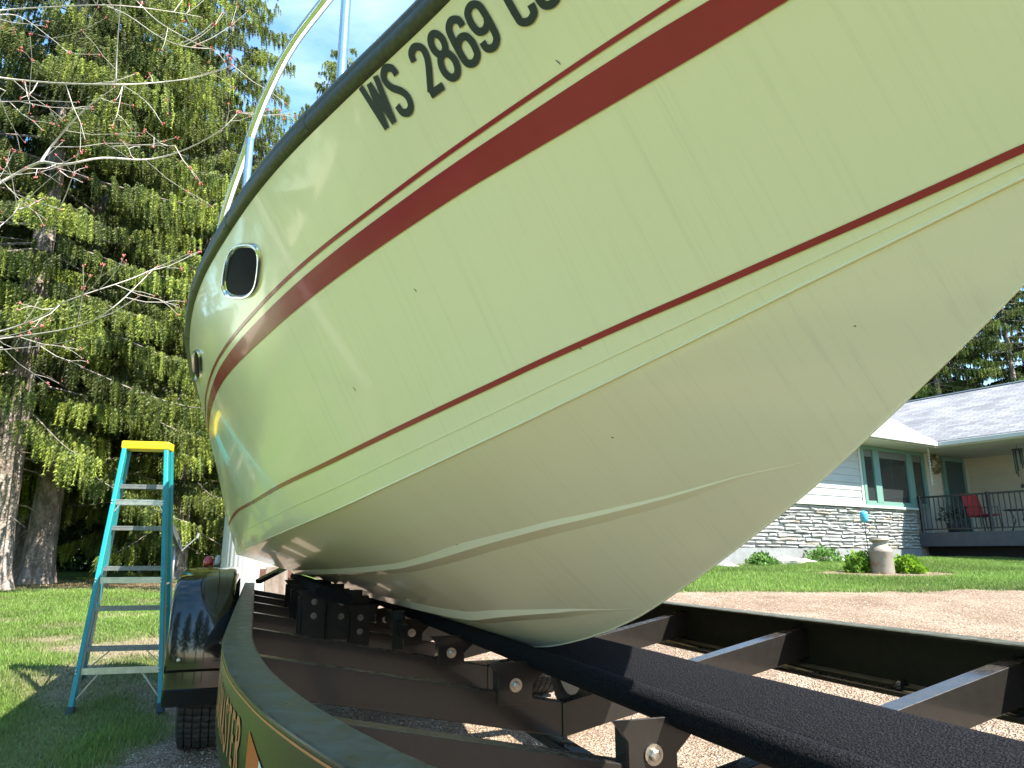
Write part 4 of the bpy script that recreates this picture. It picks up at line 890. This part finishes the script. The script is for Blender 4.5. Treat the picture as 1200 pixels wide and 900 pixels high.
def spruce(h, zlow, lmax, nbr, r0, seed, lean=(0, 0), label=None, group=None, loc=(0, 0), dens=1.0, leaf=1.0, droop=.30, light=1.0):
    z0_ = float(gh(*loc)); e = empty('spruce_tree', (loc[0], loc[1], z0_)); e['label'] = label; e['category'] = 'tree'
    if group: e['group'] = group
    o = trunk_mesh(h, r0, lean, seed).build('trunk', M_bark, smooth=True); o.parent = e
    Vt, cc, limbs = crown_arrays(h, zlow, lmax, nbr, seed, lean, droop, dens, leaf, light)
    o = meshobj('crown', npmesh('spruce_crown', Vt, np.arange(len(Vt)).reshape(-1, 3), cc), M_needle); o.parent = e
    mb = MB()
    for pth, rd in limbs:
        mb.tube([tuple(p) for p in pth[::2]], [rd * (1 - .8 * i / max(1, len(pth[::2]) - 1)) for i in range(len(pth[::2]))], 4)
    if seed % 7 == 3 or True:      # dead snags on the bare lower trunk
        r2 = np.random.default_rng(seed + 50)
        for k in range(14):
            z = r2.uniform(.9, max(1.2, zlow + 1)); a = r2.uniform(0, 6.28); q = r2.uniform(.6, 1.9); x0, y0 = lean[0] * z, lean[1] * z
            mb.tube([(x0, y0, z), (x0 + q * .5 * math.cos(a), y0 + q * .5 * math.sin(a), z - .08), (x0 + q * math.cos(a), y0 + q * math.sin(a), z - .05 - .3 * q)], [.018, .010, .004], 4)
    o = mb.build('branch', M_bark); o['kind'] = 'stuff'; o.parent = e
    return e, len(Vt) // 3
GRP = 'spruce trees standing along the back of the lawn'
ntri = 0
tA, k = spruce(21, 3.0, 4.7, 150, .40, 21, (.0, .0), 'spruce with the palest trunk, at the far left edge of the lawn', GRP, (-10.55, 14.8), dens=1.05, leaf=1.3); ntri += k
tB, k = spruce(23, 3.1, 4.8, 155, .36, 22, (.02, .0), 'spruce with a leaning trunk, second from the left lawn edge', GRP, (-11.15, 17.2), dens=1.05, leaf=1.3); ntri += k
tC, k = spruce(20.5, 1.3, 4.2, 160, .27, 23, (.0, .0), 'tall spruce behind the ladder whose drooping boughs come lowest over the grass', GRP, (-9.0, 19.6), dens=1.1, leaf=1.3); ntri += k
pass; print('spruce tris', ntri)
def sprcopy(src, x, y, rz, s, label, group=GRP):
    c = copy_tree(src); c.location = (x, y, float(gh(x, y))); c.rotation_euler = (0, 0, rz); c.scale = (s, s, s * random.uniform(.95, 1.05)); c['label'] = label; c['group'] = group; return c
sprcopy(tA, -14.3, 21.5, 2.1, .98, 'spruce in the shade behind the two big trunks on the left')
sprcopy(tC, -6.9, 25.5, 1.2, 1.0, 'dark spruce further back between the ladder and the boat stern')
sprcopy(tB, -12.2, 25.0, 4.0, .95, 'dark spruce deep behind the ladder')
sprcopy(tC, -16.6, 17.5, 3.3, .95, 'spruce partly outside the left edge of the picture')
sprcopy(tA, -17.5, 27.0, 5.2, 1.05, 'tallest spruce in the far left background')
G2 = 'far spruces beyond the lawn'
for i, (x, y, lb) in enumerate([(-22, 35, 'dim far spruce visible left of the palest trunk'), (-16.5, 36, 'dim far spruce visible between the two big pale trunks'), (-11.5, 35, 'dim far spruce visible through the lower rungs of the ladder'), (-6.5, 38, 'dim far spruce whose base shows right of the satellite dish'), (-1.5, 44, 'far spruce hidden behind the boat, above its stern'), (-27, 42, 'farthest spruce at the left picture edge'),
    (-13, 47, 'small looking spruce far behind the ladder top'), (-19, 52, 'small looking spruce far behind the leaning trunk'), (-5, 55, 'farthest spruce, in line with the satellite dish')]):
    sprcopy([tA, tB, tC][i % 3], x, y, i * 1.7, 1.0 + .1 * (i % 3), lb, G2)
G3 = 'tall conifers behind the house roof'
tP, k = spruce(19, 3.0, 4.2, 130, .30, 31, (.01, 0), 'open crowned conifer behind the roof ridge with sky showing through', G3, (23.0, 37.5), dens=.80, leaf=1.7, droop=.20, light=.35)
pass; print('pine tris', k)
for i, (x, y, s, lb) in enumerate([(26.5, 36.5, 1.0, 'conifer with a bare stem at the right picture edge above the roof'), (30.0, 38.5, 1.08, 'conifer just outside the right edge, its boughs reaching in over the roof'), (20.0, 39.5, .92, 'conifer close beside the boat stem, low above the left end of the roof'), (24.5, 43, 1.12, 'taller dark conifer behind the first row, centred above the visible roof'), (17.5, 44, .9, 'conifer behind the bow, almost hidden by the boat stem'),
    (28.5, 45, 1.1, 'tall conifer in the second row near the right picture edge'), (21.5, 49, 1.1, 'farthest conifer above the roof, seen through gaps in the nearer ones')]):
    sprcopy(tP, x, y, i * 2.1 + .5, s, lb, G3)
# trees to the left of and behind the photographer, seen mirrored in the gelcoat
for i, (x, y, lb) in enumerate([(-17, 8, 'spruce left of the picture beside the lawn, mirrored near the porthole'), (-18, 1, 'spruce left of the photographer, mirrored in the middle of the hull'), (-17.5, -6, 'spruce behind the photographer on the left, mirrored near the bow')]):
    sprcopy([tA, tC, tB][i % 3], x, y, i * 1.3, .9, lb, 'spruces on the left side of the lawn')
for i, (x, y, lb) in enumerate([(4, -21, 'unseen spruce added behind the camera to darken the fender front'), (-3, -24, 'unseen spruce added behind to the left to darken the fender reflection'), (-9.5, -19, 'unseen spruce added far behind on the left to block bright horizon sky'), (10.5, -25, 'unseen spruce added far behind on the right to block bright horizon sky')]):  # unseen spruces added so the fender mirrors less bright sky
    sprcopy([tB, tA, tC][i % 3], x, y, i * 1.9, .85, lb, 'unseen spruces added to darken reflections')
# low shade loving brush closing the view under the spruces
rb = np.random.default_rng(61); nq = 110000; bx_ = rb.uniform(-34, 4, nq); by_ = rb.uniform(27, 33, nq); hmx = 2.8 + 2.8 * vnoise(bx_, by_ * .3, .35, 4) + 1.0 * vnoise(bx_, by_, 1.3, 6); bz_ = gh(bx_, by_) + hmx * rb.random(nq) ** .8
d1 = rb.normal(size=(nq, 3)); d1 /= np.linalg.norm(d1, axis=1)[:, None]; d2 = np.cross(d1, rb.normal(size=(nq, 3))); d2 /= np.linalg.norm(d2, axis=1)[:, None]; s1 = rb.uniform(.10, .24, nq)[:, None]; cb0 = np.stack([bx_, by_, bz_], 1)
Vb = np.stack([cb0 - d1 * s1, cb0 + d2 * s1 * .5, cb0 + d1 * s1], 1).reshape(-1, 3); cbk = np.repeat(np.array([[.07, .11, .03]]) * rb.uniform(.5, 1.6, (nq, 1)), 3, 0)
meshobj('underbrush', npmesh('underbrush', Vb, np.arange(nq * 3).reshape(-1, 3), cbk), M_needle, label='dark low brush growing in the shade beyond the spruce trunks', cat='brush', kind='stuff')

# ------------------------------------------------------------------ bare maple with red buds, its limbs reach in from the left
M_mbark = mat('maple_bark', (.36, .32, .28), .8, noise=(20, (.52, .48, .43), .4, .7)); M_bud = mat('red_bud', (.33, .035, .03), .5)
maple = empty('maple_tree', (-6.6, 4.2, 0), label='bare maple with pale grey twigs and red buds reaching in from the left edge', cat='tree')
def PX(x, y, Y):
    a = (x - 600) / 832; b_ = (450 - y) / 832; c, s = math.cos(PITCH), math.sin(PITCH); d = Vector((a, c - s * b_, s + c * b_)); return Vector((0, 0, EYE)) + d * (Y / d.y)
mb = MB(); mb.tube([(-6.6, 4.2, -.3), (-6.58, 4.2, .4), (-6.5, 4.25, 2.0), (-6.45, 4.3, 3.4), (-6.3, 4.4, 5.2), (-6.4, 4.5, 7.0)], [.17, .13, .11, .09, .06, .02], 12); under(mb.build('trunk', M_mbark, smooth=True), maple)
limbs = [ # image-traced limbs: root joins the trunk outside the frame
 ([(-70, 20), (0, 12), (65, 8), (130, 6), (190, 12), (236, 20)], 4.6, .010, 3.3), ([(-60, 80), (0, 91), (60, 97), (130, 99), (180, 97), (225, 91), (272, 76)], 4.6, .012, 2.9),
 ([(-80, 255), (0, 214), (45, 191), (75, 193), (120, 185), (170, 187), (210, 178), (255, 155), (279, 132)], 4.9, .017, 2.1), ([(48, 190), (60, 172), (95, 132), (135, 102)], 4.85, .014, None), ([(136, 97), (137, 60), (141, 5), (143, -30)], 4.7, .008, None),
 ([(-60, 300), (0, 265), (40, 226), (70, 200)], 4.8, .008, 1.9), ([(-70, 395), (0, 388), (50, 370), (80, 352), (150, 328), (180, 315), (222, 297)], 5.0, .010, 1.6), ([(-60, 402), (0, 397), (90, 383), (130, 362), (160, 335), (182, 313)], 5.1, .010, 1.5),
 ([(-50, 415), (0, 410), (60, 404), (86, 398)], 5.0, .007, 1.4), ([(120, 5), (150, 18), (185, 42), (215, 54), (246, 57)], 4.7, .006, None), ([(130, 172), (160, 170), (205, 171)], 4.9, .007, None), ([(-40, 115), (0, 119), (45, 118), (90, 120)], 4.6, .006, 2.6),
 ([(150, -10), (185, 25), (232, 52)], 4.6, .006, None), ([(-40, 180), (0, 210), (20, 228), (70, 245)], 4.8, .005, None), ([(100, 100), (135, 97), (170, 118), (190, 145)], 4.8, .005, None), ([(-20, 20), (20, 18), (60, 45), (80, 62)], 4.7, .005, None)]
twig = MB(); buds = []; rt = np.random.default_rng(5); nlimb = 0
for pts, Yd, r0, root in limbs:
    P3 = [PX(x, y, Yd + .25 * math.sin(i * 1.1 + x * .01)) for i, (x, y) in enumerate(pts)]
    if root is not None: P3 = [Vector((-6.47, 4.28, root + .2))] + P3; 
    c_ = [Vector(p) for p in cat_([tuple(p) for p in P3], 4)]; mb = MB(); rads = [max(.0022, .8 * r0 * (1 - .78 * i / (len(c_) - 1))) for i in range(len(c_))]
    mb.tube(c_, rads, 7); under(mb.build('limb', M_mbark, smooth=True), maple)
    nsub = int(len(c_) * .34)
    for k in range(nsub):
        i = rt.integers(1 if root is None else 5, len(c_)) if len(c_) > 6 else rt.integers(1, len(c_)); p = c_[i]; d = (c_[i] - c_[i - 1]).normalized(); q = Vector(rt.normal(size=3)); q = (q - d * q.dot(d)).normalized(); ln = rt.uniform(.12, .55); dd = (d * .8 + q * .8).normalized()
        tp = [p, p + dd * ln * .4 + Vector((0, 0, -.01)), p + dd * ln * .75 + Vector((0, 0, .03 * ln)), p + (dd * ln + q * .1 * ln + Vector((0, 0, .10 * ln)))]
        twig.tube(tp, [.0036, .0028, .0022, .0016], 4); buds.append(tp[-1]); buds.append(tp[2]) if rt.random() < .5 else None
        if ln > .3:
            q2 = Vector(rt.normal(size=3)).normalized(); e_ = tp[2] + (dd + q2 * .7).normalized() * ln * .4; twig.tube([tp[2], (tp[2] + e_) / 2 + Vector((0, 0, .01)), e_], [.0022, .0019, .0014], 4); buds.append(e_)
    buds.append(c_[-1])
o = twig.build('twig', M_mbark); o['kind'] = 'stuff'; under(o, maple)
mb = MB()
for p in buds:
    for k in range(2 if rt.random() < .6 else 5):
        c_ = Vector(p) + Vector(rt.normal(size=3)) * .007; s = rt.uniform(.003, .0075); mb.add([c_ + Vector((s, 0, 0)), c_ - Vector((s, 0, 0)), c_ + Vector((0, s, 0)), c_ - Vector((0, s, 0)), c_ + Vector((0, 0, s * 1.6)), c_ - Vector((0, 0, s * 1.2))], [(0, 2, 4), (2, 1, 4), (1, 3, 4), (3, 0, 4), (2, 0, 5), (1, 2, 5), (3, 1, 5), (0, 3, 5)])
o = mb.build('bud', M_bud); o['kind'] = 'stuff'; under(o, maple)

# ------------------------------------------------------------------ yard things at the left
M_dish = mat('dish_grey', (.045, .05, .05), .6); M_gal = mat('galvanised_pole', (.45, .46, .46), .4, metal=.6)
dx, dy = -6.75, 14.6; dz = float(gh(dx, dy)); e = empty('satellite_dish', (dx, dy, dz), label='small grey satellite dish on a thin pole beyond the ladder', cat='satellite dish')
mb = MB(); mb.tube([(dx, dy, dz - .1), (dx, dy, dz + .95)], .022, 8); under(mb.build('pole', M_gal, smooth=True), e)
ax = Vector((.80, .25, .35)).normalized(); bx = ax.cross(Vector((0, 0, 1))).normalized(); by = bx.cross(ax).normalized(); cc_ = Vector((dx, dy, dz + 1.02))
mb = MB(); mb.lathe([(.0, -.05), (.12, -.04), (.20, -.01), (.27, .035), (.275, .03), (.2, -.02), (0, -.06)], 24, lambda x, y, z: cc_ + bx * x + by * y * 1.1 + ax * z); under(mb.build('reflector', M_dish, smooth=True), e)
mb = MB(); mb.tube([cc_ - by * .28, cc_ - by * .12 + ax * .38], .012, 6); mb.tube([cc_ - by * .14 + ax * .36, cc_ - by * .06 + ax * .42], .028, 8); under(mb.build('feed_arm', M_gal), e)
# white ribbed tank behind the trailer
M_tank = mat('white_ribbed_plastic', (.42, .42, .41), .45)
tx, ty, tzt = -4.33, 12.3, float(gh(-4.5, 12.3))
mb = MB(); pr = [(0.0, 0), (.44, 0), (.47, .03)]; 
rws = []; nseg = 160
for r_, z in [(.52, -.1), (.52, .02), (.52, .40), (.52, .90), (.52, 1.30), (.515, 1.52), (.49, 1.60), (.40, 1.68), (.22, 1.73), (.15, 1.74), (.14, 1.80), (.01, 1.80)]:
    rws.append([(tx + r_ * (1 + .010 * math.sin(k * 2 * math.pi / nseg * 40)) * math.cos(k * 2 * math.pi / nseg), ty + r_ * (1 + .010 * math.sin(k * 2 * math.pi / nseg * 40)) * math.sin(k * 2 * math.pi / nseg), tzt + z) for k in range(nseg)])
mb.sweep(rws); mb.build('storage_tank', M_tank, smooth=True, auto=50, label='white ribbed upright tank standing on the ground behind the boat stern', cat='tank')
# weathered timbers behind the stern
M_wood = mat('weathered_timber', (.17, .13, .10), .85, noise=(14, (.28, .23, .18), .4, .7, (1, 1, .2)), bump=(30, .5, .01)); M_rust = mat('red_brown_beam', (.13, .055, .04), .8, noise=(12, (.20, .10, .07), .4, .7))
def blockz(x, y): return float(gh(x, y))
def tbox(name, m_, c, sz, rz, label, cat):
    mb = MB(); mb.box(-sz[0] / 2, sz[0] / 2, -sz[1] / 2, sz[1] / 2, 0, sz[2]); o = mb.build(name, m_, bevel=.01, label=label, cat=cat); o.location = c; o.rotation_euler = (0, 0, rz); return o
tbox('timber_block', M_wood, (-2.85, 8.9, .0), (.24, .24, .86), .2, 'upright weathered timber block under the boat stern', 'timber')
p_ = PX(306, 672, 9.6); q_ = PX(343, 672, 9.6)
mb = MB(); mb.bar(p_ , q_ + Vector((.05, 0, 0)), .14, .12); mb.bar(Vector((p_.x + .10, 9.6, -.1)), Vector((p_.x + .10, 9.6, p_.z)), .08, .08, up=(0, 1, 0)); mb.bar(Vector((q_.x - .05, 9.6, -.1)), Vector((q_.x - .05, 9.6, q_.z)), .08, .08, up=(0, 1, 0))
mb.build('saw_bench', M_rust, bevel=.006, label='low red brown timber bench behind the trailer end', cat='bench')
# marker light on the trailer fender top
e = W(5.55, -1.22, .925); ml = empty('marker_light', e); under(ml, trailer)
mb = MB(); mb.lathe([(.030, 0), (.034, .01), (.030, .045), (.02, .062), (0, .066)], 16, lambda x, y, z: (e.x + x * 1.1, e.y + y, e.z + z)); under(mb.build('lens', mat('red_lens', (.38, .02, .03), .2, coat=.6), smooth=True), ml)
mb = MB(); mb.lathe([(.02, 0), (.024, .02), (.02, .055), (.008, .07)], 12, lambda x, y, z: (e.x + .065 + x, e.y + y, e.z + z)); under(mb.build('housing', M_tank, smooth=True), ml)

# ------------------------------------------------------------------ grass blades and pebbles
M_blade = attr_mat('grass_blade', transl=.35, rough=.5)
def blades(name, label, xs_, ys_, hgt, wid, colr, seed, mask_keep, parentkind='stuff'):
    r_ = np.random.default_rng(seed); x, y = xs_, ys_; n_ = len(x); z = gh(x, y)
    gm = gravel_mask(x, y); dm = np.maximum(dead_mask(x, y), litter_mask(x, y)); cl = vnoise(x, y, 3.2, 9)
    pk = np.clip(1 - gm * 1.02, 0, 1) * (1 - .85 * dm) * (.45 + .55 * smst(cl * 1.6)); k = r_.random(n_) < np.maximum(pk, mask_keep); x, y, z, gm, dm, cl = [q[k] for q in (x, y, z, gm, dm, cl)]; n_ = len(x)
    a = r_.uniform(0, 2 * np.pi, n_); h = hgt(x, y) * r_.uniform(.5, 1.3, n_) * (1 - .4 * dm) * (.7 + .6 * vnoise(x, y, 2.3, 4)); ww = wid(x, y) * r_.uniform(.6, 1.3, n_); ln = r_.uniform(.1, .8, n_) * h
    la = r_.uniform(0, 2 * np.pi, n_); dxx, dyy = np.cos(a) * ww / 2, np.sin(a) * ww / 2
    V = np.stack([np.stack([x - dxx, y - dyy, z - .004], 1), np.stack([x + dxx, y + dyy, z - .004], 1), np.stack([x + np.cos(la) * ln, y + np.sin(la) * ln, z + h], 1)], 1)
    tn = r_.uniform(.65, 1.3, n_)[:, None] * (.75 + .5 * vnoise(x, y, .9, 3)[:, None]); dry = np.clip(dm * .8 + gm * .5 + (r_.random(n_) < .10) * .7, 0, 1)[:, None]
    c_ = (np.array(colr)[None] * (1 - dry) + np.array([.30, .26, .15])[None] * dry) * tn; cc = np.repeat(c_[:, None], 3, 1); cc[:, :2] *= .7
    o = meshobj(name, npmesh(name, V.reshape(-1, 3), np.arange(n_ * 3).reshape(-1, 3), cc.reshape(-1, 3)), M_blade, label=label, cat='grass', kind='stuff'); return n_
r_ = np.random.default_rng(77)
def scat(n_, y0, y1, ax0, ax1, p=2.0):
    y = (r_.uniform(y0 ** (1 / p), y1 ** (1 / p), n_)) ** p; x = y * r_.uniform(ax0, ax1, n_); return x, y
x, y = scat(330000, 3.4, 19, -.80, -.22, 1.6)
k1 = blades('lawn_grass', 'short green lawn grass left of the trailer', x, y, lambda x, y: .030 + .0012 * y, lambda x, y: .0035 + .0011 * y, (.175, .285, .055), 1, 0.0)
x, y = scat(300000, 9.0, 19.5, .15, .78, 1.6)
k2 = blades('lawn_grass', 'short green lawn grass in front of the house', x, y, lambda x, y: .050 + 0 * y, lambda x, y: .012 + 0 * y, (.19, .31, .06), 2, 0.0)
x, y = scat(9000, 3.4, 7, -.5, .6, 1.6)
pass; print('blades', k1, k2)
def pebbles(n_, seed, smin, smax, y0, y1, a0, a1):
    x, y = scat(n_, y0, y1, a0, a1, 1.5); gm = gravel_mask(x, y); rr = np.random.default_rng(seed); k = rr.random(n_) < np.clip(gm, .03, 1); x, y = x[k], y[k]; n_ = len(x); z = gh(x, y)
    s = rr.uniform(smin, smax, n_) * .8 * (.7 + .3 * rr.random(n_)); oc = np.array([[1, 0, 0], [-1, 0, 0], [0, 1, 0], [0, -1, 0], [0, 0, 1], [0, 0, -1]], float); F8 = np.array([(0, 2, 4), (2, 1, 4), (1, 3, 4), (3, 0, 4), (2, 0, 5), (1, 2, 5), (3, 1, 5), (0, 3, 5)])
    V = oc[None] * s[:, None, None] * rr.uniform(.6, 1.3, (n_, 6, 1)); V[:, :, 2] *= .6; a = rr.uniform(0, 6.28, n_); ca, sa = np.cos(a)[:, None], np.sin(a)[:, None]
    Vx = V[:, :, 0] * ca - V[:, :, 1] * sa; Vy = V[:, :, 0] * sa + V[:, :, 1] * ca; V = np.stack([Vx + x[:, None], Vy + y[:, None], V[:, :, 2] + z[:, None] + s[:, None] * .2], 2)
    F_ = (F8[None] + (np.arange(n_) * 6)[:, None, None]).reshape(-1, 3); pal = np.array([(.44, .34, .27), (.32, .24, .185), (.50, .41, .33), (.24, .18, .15), (.38, .32, .28), (.58, .51, .43)]); cc = np.repeat(pal[rr.integers(0, 6, n_)] * rr.uniform(.7, 1.2, (n_, 1)), 6, 0)
    return V.reshape(-1, 3), F_, cc
A_ = pebbles(26000, 4, .004, .010, 2.6, 6.5, -.5, .7); B_ = pebbles(18000, 5, .007, .016, 5.5, 12, -.3, .8)
Vp = np.concatenate([A_[0], B_[0]]); Fp = np.concatenate([A_[1], B_[1] + len(A_[0])]); Cp = np.concatenate([A_[2], B_[2]])
meshobj('driveway_gravel', npmesh('driveway_gravel', Vp, Fp, Cp), attr_mat('gravel_stone', transl=0, rough=.9), label='pinkish brown gravel scattered over the driveway under the trailer', cat='gravel', kind='stuff')
